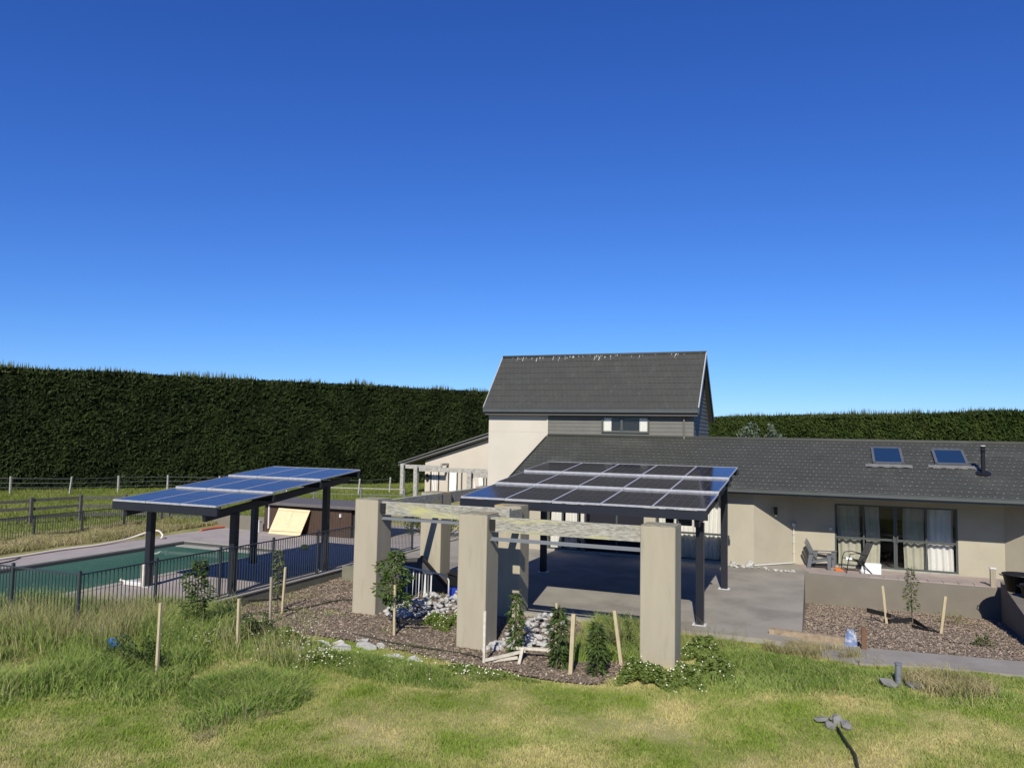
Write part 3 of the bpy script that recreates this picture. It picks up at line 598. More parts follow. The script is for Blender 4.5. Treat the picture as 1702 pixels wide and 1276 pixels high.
# ------------------------------------------------------------------ solar canopies
def canopy(label, x0, y0, W, npan, D, zs, zback, posts, zbase, sleeve):
    c = thing('solar_canopy', label, 'solar canopy', 'solar canopies', loc=(0,0,0))
    pw = W/npan; proto = None
    for k in range(3):
        ya, yb = y0+D/3*k, y0+D/3*(k+1)+(0 if k == 2 else -.03); za, zb = zs[k], zback[k]
        up = Vector((0,-(zb-za),yb-ya)).normalized(); dy = Vector((0,yb-ya,zb-za))
        for i in range(npan):
            o = bpy.data.objects.new('solar_panel', None)
        w2 = pw/2-.012
        g = MB().slab([Vector((-w2,0,0)),Vector((w2,0,0)),Vector((w2,0,0))+dy,Vector((-w2,0,0))+dy][::1], -up*.03)
        pan = g.build('solar_panel', 'cells', c); kids = []
        f = MB(); q = .018
        f.bar(Vector((-w2,0,0))-up*.012, Vector((w2,0,0))-up*.012, .03, .045, up); f.bar(Vector((-w2,0,0))+dy-up*.012, Vector((w2,0,0))+dy-up*.012, .022, .04, up)
        for s in (-1,1): f.bar(Vector((s*w2,0,0))-up*.012, Vector((s*w2,0,0))+dy-up*.012, .022, .036, up)
        kids.append(f.build('panel_frame', 'alu', pan))
        ln = MB()
        for a in range(1,6):
            x = -w2+2*w2*a/6; ln.slab([Vector((x-.004,0,0))+dy*.02+up*.0015,Vector((x+.004,0,0))+dy*.02+up*.0015,Vector((x+.004,0,0))+dy*.98+up*.0015,Vector((x-.004,0,0))+dy*.98+up*.0015], -up*.001)
        for b in (.5,):
            ln.slab([Vector((-w2+.02,0,0))+dy*(b-.004)+up*.0025,Vector((w2-.02,0,0))+dy*(b-.004)+up*.0025,Vector((w2-.02,0,0))+dy*(b+.004)+up*.0025,Vector((-w2+.02,0,0))+dy*(b+.004)+up*.0025], -up*.001)
        kids.append(ln.build('cell_line', 'cellline', pan))
        for i in range(npan):
            loc = (x0+pw*(i+.5), ya, za)
            if i == 0: pan.location = loc
            else: copies(pan, kids, c, loc)
        # bright mounting rail under the front edge of each raised row
        fz = MB(); fz.box(x0+.01,x0+W-.01,ya-.008,ya+.03,za-.095,za-.036)
        if k: fz.build('mounting_rail', 'alu', c)
        pl = MB(); pl.box(x0-.02,x0+W+.03,ya+.0,ya+.07,za-.26,za-.05 if not k else za-.1); pl.build('purlin', 'steel', c)
    pl = MB(); ye = y0+D; pl.box(x0+.02,x0+W+.03,ye-.12,ye-.05,zback[2]-.24,zback[2]-.06); pl.build('purlin', 'steel', c)
    s = (zs[2]-zs[0])/(2*D/3)
    for x in sorted(set(p[0] for p in posts)):
        r = MB(); r.bar((x,y0+.06,zs[0]-.33),(x,y0+D-.02,zs[0]-.33+s*(D-.08)),.10,.20); r.build('rafter', 'steel', c)
    for i,(x,y) in enumerate(posts):
        zt = zs[0]-.42+s*(y-y0); p = MB().cbox(x-.09,x+.09,y-.09,y+.09,zbase,zt,.006).build('post', 'steel', c)
        bp = MB(); bp.box(x-.16,x+.16,y-.14,y+.14,zbase+.002,zbase+.018)
        for a in (-.13,.13): bp.tube([(x+a,y-.11,zbase+.018),(x+a,y-.11,zbase+.05)], .014, 6)
        bp.build('base_plate', 'plate', p)
        sx = 1 if x < x0+W/2 else -1
        
        if sleeve == i: MB().cbox(x-.125,x-.02,y-.16,y-.1,zbase,zbase+.62,.01).build('pale_board', 'whitewood', p)
    return c
mc = canopy('wide dark steel canopy of fifteen solar panels over the patio', -8.836, 18.135, 6.25, 5, 6.735, [2.722,2.986,3.25], [2.938,3.202,3.47], [(-2.80,18.63),(-2.82,23.4),(-8.46,23.5),(-8.46,18.7)], 0, -1)
ib = MB(); ib.box(-3.28,-2.98,18.5,18.62,2.28,2.46); ib.build('junction_box', 'steel', mc)
MB().tube([(-3.3,18.6,2.5),(-3.33,18.62,2.2),(-3.28,18.65,1.7),(-3.31,18.62,1.2),(-3.3,18.6,.72)], .012, 6).build('cable', 'rubber', mc)
lc = canopy('narrow dark steel canopy of nine blue solar panels beside the pool', -18.0, 15.41, 3.6, 3, 6.5, [2.395,2.627,2.887], [2.585,2.845,3.10], [(-17.6,16.36),(-14.85,16.6),(-17.6,20.6),(-14.85,20.7)], -.06, 0)

# ------------------------------------------------------------------ pool fence on its kerb
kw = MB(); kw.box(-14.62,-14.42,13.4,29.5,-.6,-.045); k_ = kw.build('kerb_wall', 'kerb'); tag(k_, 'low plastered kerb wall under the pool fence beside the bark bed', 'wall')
MB().box(-14.64,-14.40,13.4,29.5,-.045,-.012).build('coping', 'coping', k_)
pf = thing('pool_fence', 'dark metal picket pool fence standing in front of the pool', 'fence', loc=(0,0,0))
FX, FT = -14.5, 1.3
def fpost(x, y, zb): return MB().box(x-.027,x+.027,y-.027,y+.027,zb,FT+.02).add([(x-.034,y-.034,FT+.02),(x+.034,y-.034,FT+.02),(x+.034,y+.034,FT+.02),(x-.034,y+.034,FT+.02),(x,y,FT+.05)],[(0,1,4),(1,2,4),(2,3,4),(3,0,4),(3,2,1,0)]).build('fence_post', 'fence', pf)
ys = [11.7,13.7,15.75,17.8,19.85,21.9,23.95,25.7]
for y in ys: fpost(FX, y, -.15 if y < 13.5 else -.012)
xs = [-16.55,-18.6,-20.6]
for x in xs: fpost(x, 11.7, tz1(x,11.7)-.1)
pk = None
def picket(x, y):
    global pk
    if pk is None: pk = MB().box(-.007,.007,-.007,.007,.10,1.235).build('picket', 'fence', pf); pk.location = (x,y,0)
    else:
        c = pk.copy(); col.objects.link(c); c.parent = pf; c.location = (x,y,0)
for a,b in zip(ys[:-1], ys[1:]):
    MB().box(FX-.019,FX+.019,a+.027,b-.027,1.235,1.265).build('rail', 'fence', pf); MB().box(FX-.019,FX+.019,a+.027,b-.027,.07,.10).build('rail', 'fence', pf)
    n = round((b-a)/.105)
    for k in range(1,n): picket(FX, a+(b-a)*k/n)
for a,b in zip([FX]+xs[:-1], xs):
    MB().box(b+.027,a-.027,11.7-.019,11.7+.019,1.235,1.265).build('rail', 'fence', pf); MB().box(b+.027,a-.027,11.7-.019,11.7+.019,.07,.10).build('rail', 'fence', pf)
    n = round((a-b)/.105)
    for k in range(1,n): picket(a+(b-a)*k/n, 11.7)

# ------------------------------------------------------------------ pool side: shed, board, walls, hoses
sh = thing('pool_shed', 'low brown timber clad pool shed with flat roof behind the plywood', 'shed', loc=(0,0,0))
MB().box(-22.95,-18.45,27.53,29.6,-.06,1.14).build('shed_core', 'cedar', sh)
n = 34
for i in range(n):
    x = -22.95+4.5*i/n; MB().box(x+.004,x+4.5/n-.004,27.5+random.uniform(-.004,.004),27.528,-.06,1.14).build('cladding_board', 'cedar', sh)
MB().box(-23.2,-17.0,27.3,29.8,1.14,1.27).build('roof', 'shedroof', sh)
MB().box(-22.72,-22.66,27.44,27.49,.1,1.12).build('white_strip', 'whiteplastic', sh)
MB().box(-19.0,-18.92,27.42,27.49,.78,.92).build('shed_lamp', 'whiteplastic', sh)
sg = thing('slat_screen', 'black upright slat screen at the right end of the pool shed', 'screen', loc=(0,0,0))
MB().box(-18.42,-17.0,27.7,27.74,-.05,1.13).build('backing', 'black', sg)
for i in range(11): MB().box(-18.40+i*.125,-18.33+i*.125,27.6,27.66,-.05,1.135).build('slat', 'fence', sg)
bd = thing('plywood_board', 'pale yellow plywood sheet leaning against the brown pool shed', 'board', loc=(0,0,0))
MB().slab([(-22.35,27.05,-.05),(-20.62,26.95,-.05),(-20.45,27.38,1.0),(-22.1,27.38,1.02)], (0,.03,0)).build('sheet', 'ply', bd)
f = MB(); f.bar((-22.24,27.06,.09),(-20.62,27.0,.11),.02,.018); f.bar((-22.1,27.35,.94),(-20.55,27.34,.92),.02,.018); f.bar((-21.4,27.03,.0),(-21.3,27.36,.98),.012,.012); f.build('batten', 'ply', bd)
lw = tag(MB().box(-26.2,-23.05,27.6,27.78,-.06,.55).build('block_wall', 'lowwall'), 'low plain plastered wall left of the brown pool shed', 'wall')
wp = tag(MB().box(-23.02,-22.98,27.2,27.35,-.06,.42).box(-23.04,-22.96,27.18,27.37,.42,.45).build('marker_post', 'whiteplastic'), 'short white post at the corner of the brown pool shed', 'post')
def hose(name, label, pts, r, m, n=60):
    P = [Vector(p) for p in pts]; out = []
    for i in range(len(P)-1):
        p0 = P[max(i-1,0)]; p1 = P[i]; p2 = P[i+1]; p3 = P[min(i+2,len(P)-1)]
        for k in range(8):
            t = k/8; out.append(.5*((2*p1)+(p2-p0)*t+(2*p0-5*p1+4*p2-p3)*t*t+(3*p1-p0-3*p2+p3)*t**3))
    out.append(P[-1]); return tag(MB().tube(out, r, 8).build(name, m, None, True), label, 'hose')
hose('hose', 'long cream hose lying along the far paved edge of the pool', [(-25.1,14.5,-.02),(-25.15,16.5,-.02),(-25.2,18.2,-.02),(-25.3,19.6,-.01),(-25.2,21.2,-.01),(-25.3,22.4,.04),(-25.15,23.2,.22),(-24.9,23.5,.27),(-24.75,23.6,.1),(-24.7,23.5,-.02)], .04, 'hose')
hose('hose', 'thin dark cord curling on the paving at the far pool edge', [(-24.6,14.0,-.04),(-24.4,16.0,-.04),(-24.6,17.2,-.04),(-25.0,17.9,-.03)], .018, 'rubber')
hose('hose', 'red hose lying by the dry grass at the far pool corner', [(-25.3,26.2,-.03),(-25.35,27.0,0),(-25.2,28.0,0),(-24.9,29.2,-.02)], .05, 'redhose')
tag(MB().lathe([(.0,.13),(.1,.11),(.14,0),(.12,-.05),(0,-.05)], 12, (-18.2,24.1)).build('pool_float', 'yellow', None, True), 'small yellow pool float by the far pool corner', 'float')
pcv = thing('pool_vacuum', 'white pool cleaner head lying at the near pool edge', 'pool cleaner', loc=(-18.0,16.3,-.04))
MB().cbox(-.35,.35,-.12,.12,0,.1,.02).build('head', 'whiteplastic', pcv); MB().tube([(-.35,0,.06),(-.7,.1,.05),(-.9,.3,.03)], .03, 6).build('hose_end', 'hose', pcv)

# fences beyond the pool
rf = thing('rail_fence', 'grey post and rail timber fence at the paddock edge', 'fence', loc=(0,0,0))
rp = [(-35.2,16.0),(-33.9,20.2),(-32.9,23.9),(-32.45,26.0),(-31.2,27.4),(-28.6,27.6),(-26.0,28.0)]
for x,y in rp: MB().cbox(x-.075,x+.075,y-.075,y+.075,-.3,1.17+.04*random.random(),.012).build('fence_post', 'rail', rf)
for (ax,ay),(bx,by) in zip(rp[:-1], rp[1:]):
    for z in (.30,.68,1.06): MB().bar((ax,ay,z+random.uniform(-.03,.03)),(bx,by,z+random.uniform(-.03,.03)),.035,.13).build('rail', 'rail', rf)
bf = thing('mesh_fence', 'thin black pool fence standing in the dry grass bank', 'fence', loc=(0,0,0))
mp = [(-28,14.4),(-28,16.4),(-28,18.5),(-28,20.52),(-28,22.55),(-28,24.6),(-28,26.6)]
for x,y in mp: MB().box(x-.03,x+.03,y-.03,y+.03,-.2,.98).build('fence_post', 'fence', bf)
for a,b in zip(mp[:-1], mp[1:]):
    for z in (.95,.12): MB().bar((a[0],a[1],z),(b[0],b[1],z),.03,.03).build('rail', 'fence', bf)
pk2 = None
for i in range(115):
    y = 14.45+i*.105
    if pk2 is None: pk2 = MB().box(-.007,.007,-.007,.007,.12,.95).build('picket', 'fence', bf); pk2.location = (-28,y,0)
    else:
        c = pk2.copy(); col.objects.link(c); c.parent = bf; c.location = (-28,y,0)
wf = thing('wire_fence', 'wire paddock fence on pale leaning posts before the tall hedge', 'fence', loc=(0,0,0))
wpz = [(-54.5,31.5,.05),(-49.7,34.6,.02),(-46.9,36.7,-.22),(-45.7,39.5,.03),(-44.0,42.2,0),(-40.5,43.6,.05),(-36.0,45.4,0),(-31.2,47.3,-.1),(-30.4,50.2,-.08)]
for x,y,l in wpz: MB().bar((x,y,-.3),(x-l*1.2,y+l*.3,1.08),.10,.10).build('fence_post', 'oldwood', wf)
for a,b in zip(wpz[:-1], wpz[1:]):
    for z in (.35,.65,.95): MB().bar((a[0]-a[2]*z,a[1],z),(b[0]-b[2]*z,b[1],z),.014).build('wire', 'greypipe', wf)
pr = thing('pipe_rail_fence', 'pale thin pipe rail fence in the paddock behind the pool shed', 'fence', loc=(0,0,0))
pts = [(-36.5,39.3),(-33.5,40.2),(-30.5,41.2),(-27.5,42.0),(-24.8,42.8)]
for x,y in pts: MB().box(x-.04,x+.04,y-.04,y+.04,-.25,.86).build('fence_post', 'greypipe', pr)
for a,b in zip(pts[:-1], pts[1:]): MB().bar((*a,.84),(*b,.84),.05).build('rail', 'oldwood', pr); MB().bar((*a,.45),(*b,.45),.03).build('rail', 'greypipe', pr)

# ------------------------------------------------------------------ right side walls and tubs
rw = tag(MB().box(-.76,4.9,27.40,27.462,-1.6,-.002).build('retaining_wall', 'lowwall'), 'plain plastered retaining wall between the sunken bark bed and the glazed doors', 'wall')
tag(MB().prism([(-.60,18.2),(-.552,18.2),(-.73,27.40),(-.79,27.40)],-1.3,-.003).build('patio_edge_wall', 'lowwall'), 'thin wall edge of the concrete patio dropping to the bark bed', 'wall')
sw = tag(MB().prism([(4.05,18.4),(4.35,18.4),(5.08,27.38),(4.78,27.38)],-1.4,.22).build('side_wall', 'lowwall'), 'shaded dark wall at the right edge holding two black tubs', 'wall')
MB().prism([(4.40,18.9),(6.6,18.9),(6.6,26.8),(5.0,26.6)],-.3,.10).build('planter_top', 'concrete', sw)
def tub(x, y, z, r, h, label):
    t = thing('tub', label, 'tub', 'black tubs on the wall', loc=(x,y,z))
    MB().lathe([(0,.01),(r*.78,0),(r*.98,h-.03),(r*1.04,h-.03),(r*1.04,h),(r*.96,h),(r*.76,.03),(0,.03)], 24).build('body', 'black', t, True)
    hn = MB()
    for s in (-1,1): hn.tube([(s*r*1.0,-.1,h-.06),(s*(r*1.0+.06),-.06,h-.04),(s*(r*1.0+.06),.06,h-.04),(s*r*1.0,.1,h-.06)], .012, 6)
    hn.build('handle', 'black', t)
tub(5.12, 24.7, .105, .36, .48, 'nearer black plastic tub in front of the other on the right wall')
tub(4.98, 25.75, .225, .44, .48, 'bigger black plastic tub standing behind the other on the right wall')
gp = thing('stub_post', 'short pale post standing at the corner of the upper paving', 'post', loc=(4.62,27.6,0))
MB().cbox(-.07,.07,-.07,.07,0,.55,.01).build('post', 'stakegrey', gp); MB().cbox(-.085,.085,-.085,.085,.55,.59,.01).build('cap', 'whiteplastic', gp)

# ------------------------------------------------------------------ chairs and clutter by the doors
def adirondack():
    c = thing('garden_chair', 'grey plastic slatted garden chair with reclined back by the wall corner', 'chair', loc=(-.22,28.75,0), rz=R(78))
    # local: -y is the front of the seat
    for i in range(5): MB().slab([(-.25,-.30+i*.11,.40-i*.035),(.25,-.30+i*.11,.40-i*.035),(.25,-.205+i*.11,.37-i*.035),(-.25,-.205+i*.11,.37-i*.035)], (0,0,-.02)).build('seat_slat', 'greyplastic', c)
    for i in range(5):
        x = -.22+i*.11; hh = .96-.05*abs(i-2)
        MB().slab([(x-.048,.18,.24),(x+.048,.18,.24),(x+.052,.50,hh),(x-.052,.50,hh)], (0,.022,.01)).build('back_slat', 'greyplastic', c)
    for s in (-1,1):
        MB().slab([(s*.34-.055,-.42,.56),(s*.34+.055,-.42,.56),(s*.33+.05,.34,.52),(s*.33-.05,.34,.52)], (0,0,.025)).build('armrest', 'greyplastic', c)
        MB().slab([(s*.31,-.36,0),(s*.31,-.26,0),(s*.31,-.24,.55),(s*.31,-.38,.55)], (s*.035,0,0)).build('leg', 'greyplastic', c)
        MB().slab([(s*.30,.30,0),(s*.30,.42,0),(s*.30,.34,.52),(s*.30,.20,.52)], (s*.035,0,0)).build('leg', 'greyplastic', c)
        MB().bar((s*.28,-.32,.36),(s*.28,.34,.20),.035,.08).build('side_rail', 'greyplastic', c)
    MB().bar((-.26,.30,.45),(.26,.30,.45),.03,.07).build('back_brace', 'greyplastic', c)
adirondack()
def slingchair():
    c = thing('patio_chair', 'black metal patio chair with brown sling back before the glass doors', 'chair', loc=(.78,28.45,0), rz=R(-72))
    MB().sheet(6, 8, lambda u,v: (-.24+.48*u, -.24+.48*v, .42-.05*v-.02*math.sin(math.pi*v))).build('seat', 'sling', c)
    MB().sheet(6, 8, lambda u,v: (-.24+.48*u, .26+.24*v, .40+.58*v-.0*u)).build('backrest', 'sling', c)
    for s in (-1,1):
        MB().tube([(s*.26,-.26,.43),(s*.26,.25,.37),(s*.26,.52,1.0)], .016, 7).build('frame', 'black', c)
        MB().tube([(s*.28,-.34,0),(s*.28,-.28,.45),(s*.28,-.22,.62),(s*.28,.0,.66),(s*.28,.26,.60),(s*.27,.34,.58)], .015, 7).build('armrest', 'black', c)
        MB().tube([(s*.28,.48,0),(s*.28,.10,.40),(s*.28,-.1,.46)], .015, 7).build('leg', 'black', c)
    MB().tube([(-.26,.52,1.0),(.26,.52,1.0)], .016, 7).build('top_rail', 'black', c); MB().tube([(-.28,-.32,.14),(.28,-.32,.14)], .012, 6).build('stretcher', 'black', c)
    MB().tube([(-.28,.36,.13),(.28,.36,.13)], .012, 6).build('stretcher', 'black', c)
slingchair()
pc = tag(MB().cbox(.52,.72,28.2,28.38,.43,.50,.02).build('white_cloth', 'foam'), 'white folded cloth lying on the sling seat of the patio chair', 'cloth')
fb = thing('foam_box', 'white polystyrene box standing before the glass doors', 'box', loc=(1.35,28.5,0))
MB().cbox(-.24,.24,-.16,.16,0,.26,.01).build('body', 'foam', fb); MB().cbox(-.25,.25,-.17,.17,.262,.32,.012).build('lid', 'foam', fb)
bt = thing('bottle', 'small white bottle beside the polystyrene box', 'bottle', loc=(1.02,28.2,0))
MB().lathe([(0,0),(.06,0),(.065,.12),(.03,.18),(.025,.22),(0,.22)], 12).build('body', 'whiteplastic', bt, True); MB().lathe([(0,.22),(.028,.22),(.028,.25),(0,.25)], 10).build('cap', 'whiteplastic', bt)
og = thing('dustpan', 'orange plastic dustpan on the paving between the two chairs', 'dustpan', loc=(.32,28.5,0), rz=.4)
MB().slab([(-.16,-.12,.01),(.16,-.12,.01),(.13,.12,.05),(-.13,.12,.05)], (0,0,.015)).build('pan', 'orange', og); MB().tube([(0,.12,.05),(0,.32,.09)], .018, 6).build('handle', 'orange', og)
# rubble along the wall foot
def rock_mesh(seed, flat=.7):
    rnd = random.Random(seed); import bmesh
    bm = bmesh.new(); bmesh.ops.create_icosphere(bm, subdivisions=1, radius=1)
    for v in bm.verts: v.co *= rnd.uniform(.78,1.15); v.co.z *= flat
    me = bpy.data.meshes.new('stone'); bm.to_mesh(me); bm.free()
    return me
ROCK = {}
M['stonedull'] = mat('dull_stone', (.15, .145, .13), .95, (.22, .21, .19), 6, bump=.2)
for mname in ('stone','stonepale','stonedull'):
    ROCK[mname] = []
    for k in range(7):
        me = rock_mesh(k, .55+.05*k); me.materials.append(M[mname]); ROCK[mname].append(me)
def stone(parent, x, y, z, s, m='stone', name='stone', rnd=random):
    o = bpy.data.objects.new(name, rnd.choice(ROCK[m])); col.objects.link(o); o.parent = parent
    o.location = (x,y,z); o.rotation_euler = (rnd.uniform(-.4,.4),rnd.uniform(-.4,.4),rnd.uniform(0,6.28)); o.scale = (s*rnd.uniform(.8,1.35), s*rnd.uniform(.8,1.1), s*rnd.uniform(.7,1.1)); return o
rb = thing('rubble', 'broken white plaster pieces and weeds along the foot of the house wall', 'rubble', loc=(0,0,0))
for i in range(34):
    t = random.random(); x = -3.4+2.4*t; y = 27.75-.25*random.random() if t < .6 else 27.3+.15*random.random(); stone(rb, x, y, .03, random.uniform(.03,.09), 'stonepale', 'fragment')
for x,y,s in ((-2.5,27.85,.2),(-3.05,27.95,.16),(-2.9,27.8,.10)): stone(rb, x, y, .06, s, 'stonepale', 'fragment')

# ------------------------------------------------------------------ garden bits behind the pillars
stw = thing('ramp_wall', 'dark sloping plastered ramp wall with a steel edge beside the rear pillar', 'wall', loc=(0,0,0))
MB().slab([(-11.55,19.2,-.15),(-9.9,19.0,-.15),(-9.6,19.0,.12),(-10.45,19.05,.90),(-11.1,19.15,.80)], (0,.15,0)).build('wall', 'ramp_shade', stw)
MB().bar((-10.44,19.02,.95),(-9.5,18.95,.12),.08,.07).build('edge', 'black', stw)
tag(MB().box(-14.1,-10.75,20.6,20.8,-.3,.16).build('step_wall', 'kerb'), 'short plastered step wall between fence kerb and rear pillar', 'wall')
ln_ = thing('folded_lounger', 'folded white tube sun lounger with striped slats on the stones', 'sun lounger', loc=(-9.95,18.2,.06), rz=.1)
MB().tube([(-.75,0,.80),(-.45,0,.74),(.55,0,.60),(.72,0,.55),(.76,0,.45),(.76,0,-.05)], .022, 8).build('frame', 'whiteplastic', ln_, True)
MB().tube([(-.42,.06,.74),(-.46,.06,-.05)], .02, 8).build('frame', 'whiteplastic', ln_, True)
for i in range(9):
    x = -.40+i*.085; MB().slab([(x-.016,-.03,.70-.012*i),(x+.016,-.03,.69-.012*i),(x+.014+random.uniform(-.02,.02),-.06,.0),(x-.018+random.uniform(-.02,.02),-.06,.0)], (0,.012,0)).build('strap', 'whiteplastic' if i%2 == 0 else 'greyplastic', ln_)
tag(MB().cbox(-9.35,-8.85,18.5,18.8,-.02,.27,.02).build('crate', 'bluebox'), 'blue plastic crate half hidden behind the middle pillar', 'crate')
jb = thing('barbecue', 'black covered barbecue in the shade behind the middle pillar', 'barbecue', loc=(-9.45,19.75,0))
MB().sheet(10, 8, lambda u,v: (-.5+1.0*u, -.3+.6*v, .42+.16*math.sin(math.pi*u)*math.sin(math.pi*v)+.03*math.sin(9*u))).build('cover', 'black', jb)
MB().cbox(-.42,.42,-.25,.25,.12,.43,.03).build('body', 'black', jb)
for x in (-.38,.38): MB().box(x-.03,x+.03,-.2,.2,0,.12).build('leg', 'black', jb)
rnd = random.Random(4)
def pile(label, spots, n, smin, smax, m='stone', cat='stone pile'):
    p = thing('stone_pile', label, cat, 'piles of river stones', loc=(0,0,0))
    for i in range(n):
        cx,cy,rx,ry,h = rnd.choice(spots); a = rnd.uniform(0,6.28); q = math.sqrt(rnd.random()); x = cx+rx*q*math.cos(a); y = cy+ry*q*math.sin(a)
        stone(p, x, y, tz1(x,y)+h*(1-q*q)*rnd.uniform(.55,1)+.02, rnd.uniform(smin,smax), m, 'stone', rnd)
pile('heap of grey river stones between the left and middle pillars', [(-9.3,17.0,.75,.6,.35),(-8.95,17.3,.9,.65,.62),(-8.5,18.0,.8,.6,.45),(-9.7,16.5,.5,.4,.15),(-8.0,17.6,.4,.4,.2)], 298, .05,.105)
pile('heap of grey river stones between the middle and right pillars', [(-6.35,16.5,.45,.8,.25),(-6.15,17.2,.55,.7,.3),(-6.0,16.0,.45,.5,.15),(-6.75,15.6,.25,.35,.08)], 230, .04,.095)
pile('small cluster of pale stones in the grass before the left pillar', [(-8.1,13.75,.22,.16,.06),(-7.7,13.85,.18,.12,.05)], 20, .05,.09, 'stonepale', 'stones')
bs = thing('broken_slabs', 'pale broken concrete slabs lying at the bark bed edge', 'slabs', loc=(0,0,0))
for i,(x,y,s) in enumerate(((-10.15,13.45,.22),(-9.8,13.7,.24),(-9.35,13.75,.26),(-9.0,14.1,.30),(-9.6,13.45,.15),(-10.4,13.35,.17),(-9.2,14.3,.16),(-9.95,13.8,.14),(-9.55,13.95,.15),(-8.75,14.3,.14),(-10.0,13.25,.12))):
    a = [random.uniform(.7,1.2) for _ in range(6)]; z = tz1(x,y)
    o = MB().slab([(x+s*a[k]*math.cos(k*1.047+i),y+s*.6*a[k]*math.sin(k*1.047+i),z+.055+.03*math.sin(2.1*k+i)) for k in range(6)], (0,0,-.12)).build('slab', 'stonepale', bs)
tr_ = thing('stone_cluster', 'grey stones half sunk in the mown lawn at lower right', 'stones', loc=(0,0,0))
for x,y,s in ((-.14,13.75,.13),(.10,13.82,.13),(.0,13.6,.12),(.24,13.66,.11),(.02,13.85,.08)): stone(tr_, x, y, tz1(x,y)+.045, s*.9, 'stonedull')
tag(MB().tube([(.1,13.48,-.17),(.2,13.1,-.2),(.33,12.6,-.22),(.36,12.0,-.24),(.3,11.2,-.25)], .02, 8).build('drain_hose', 'drip', None, True), 'dark hose running through the lawn from the grey stones', 'hose')
pp = thing('drain_pipe', 'short grey upright pipe between two flat stones in the grass', 'pipe', loc=(1.16,16.05,0))
MB().tube([(0,0,-.3),(0,0,.27)], .055, 12).build('pipe', 'greypipe', pp); MB().tube([(0,0,.27),(0,0,.30)], .065, 12).build('cap', 'greypipe', pp)
for x,y,s in ((1.0,15.9,.17),(1.42,16.0,.15)): stone(pp, x-1.16, y-16.05, -.06, s, 'stonedull')
tag(MB().bar((-1.25,18.55,.03),(.35,18.42,.03),.16,.16).build('timber_sleeper', 'sleeper'), 'low timber sleeper edging the patio beside the path', 'timber')
bp_ = thing('bag', 'crumpled blue and white bag beside the brown stump', 'bag', loc=(.42,18.35,0)); bp_.scale = (.8,.8,.8)
MB().sheet(24, 10, lambda u,v: ((.15-.05*v)*math.cos(6.283*u)*(1+.22*math.sin(12.6*u+3*v)), (.10-.03*v)*math.sin(6.283*u)*(1+.2*math.cos(18.8*u)), -.05+.40*v+.07*math.sin(12.6*u)*v*v)).build('bag_body', 'bluewhite', bp_, True)
tag(MB().cbox(.62,.72,18.15,18.25,-.1,.42,.012).build('stump_post', 'brownpost'), 'short brown timber stump by the blue and white bag', 'post')
bb = thing('bag', 'bright blue plastic bag lying in the long grass at left', 'bag', loc=(-13.0,11.3,tz1(-13,11.3)+.02)); bb.scale = (.8,.8,.8)
MB().sheet(20, 9, lambda u,v: (.17*math.sin(3.1416*v)*math.cos(6.283*u)*(1+.3*math.sin(9.4*u+4*v)), .11*math.sin(3.1416*v)*math.sin(6.283*u)*(1+.3*math.cos(12.6*u)), .24-.12*math.cos(3.1416*v)+.035*math.sin(19*u+7*v))).build('bag_body', 'blue', bb, True)

# stakes
def stake(x, y, h, lean, label, m='stake', w=.05, z=None):
    z = tz1(x,y) if z is None else z
    s = thing('garden_stake', label, 'stake', 'timber stakes in the garden', loc=(x,y,z))
    MB().bar((0,0,-.2),(lean[0],lean[1],h),w,w*.85).build('stake', m, s); return s
stake(-11.1,10.6,1.42,(.02,0),'tall pale stake with black tie in the long grass nearest the camera')
stake(-11.25,12.8,1.02,(.0,0),'pale stake with a flat top in the long grass, left of the bark bed')
stake(-11.95,14.65,1.10,(-.01,0),'grey stake in the bark bed before the pool fence kerb','stakegrey')
stake(-12.5,15.75,1.16,(.06,0),'stake beside the thin sapling close to the kerb wall')
stake(-9.05,15.35,.95,(-.04,0),'grey stake partly hidden by the leafy sapling','stakegrey',.055)
stake(-8.85,15.0,1.12,(-.03,.02),'pale stake before the leafy sapling by the left pillar')
stake(-6.42,14.42,1.05,(.0,0),'pale stake standing before the middle pillar corner','whitewood')
stake(-5.22,15.3,1.12,(.02,0),'thin stake behind the middle columnar sapling','stake',.045)
stake(-4.62,14.45,1.17,(.06,0),'thick stake right of the middle columnar sapling','stake',.075)
stake(-3.72,15.0,1.05,(-.18,0),'leaning stake just left of the right pillar','stake',.065)
stake(1.42,23.0,.98,(-.10,0),'pale stake left of the sapling in the sunken bed','stake',.06,float(pitz(23.0)))
stake(2.5,21.8,.92,(.14,0),'leaning stake right of the sapling in the sunken bed','stake',.06,float(pitz(21.8)))
ed = thing('batten_frame', 'low pale batten frame round the columnar saplings', 'frame', loc=(0,0,0))
for a,b in (((-6.40,14.4,-.18),(-5.75,14.95,-.05)),((-6.05,14.95,-.02),(-5.1,15.1,0)),((-5.78,14.9,.0),(-5.72,14.55,-.22)),((-6.38,14.5,-.22),(-5.85,14.8,-.16))): MB().bar(a,b,.06,.05).build('batten', 'whitewood', ed)

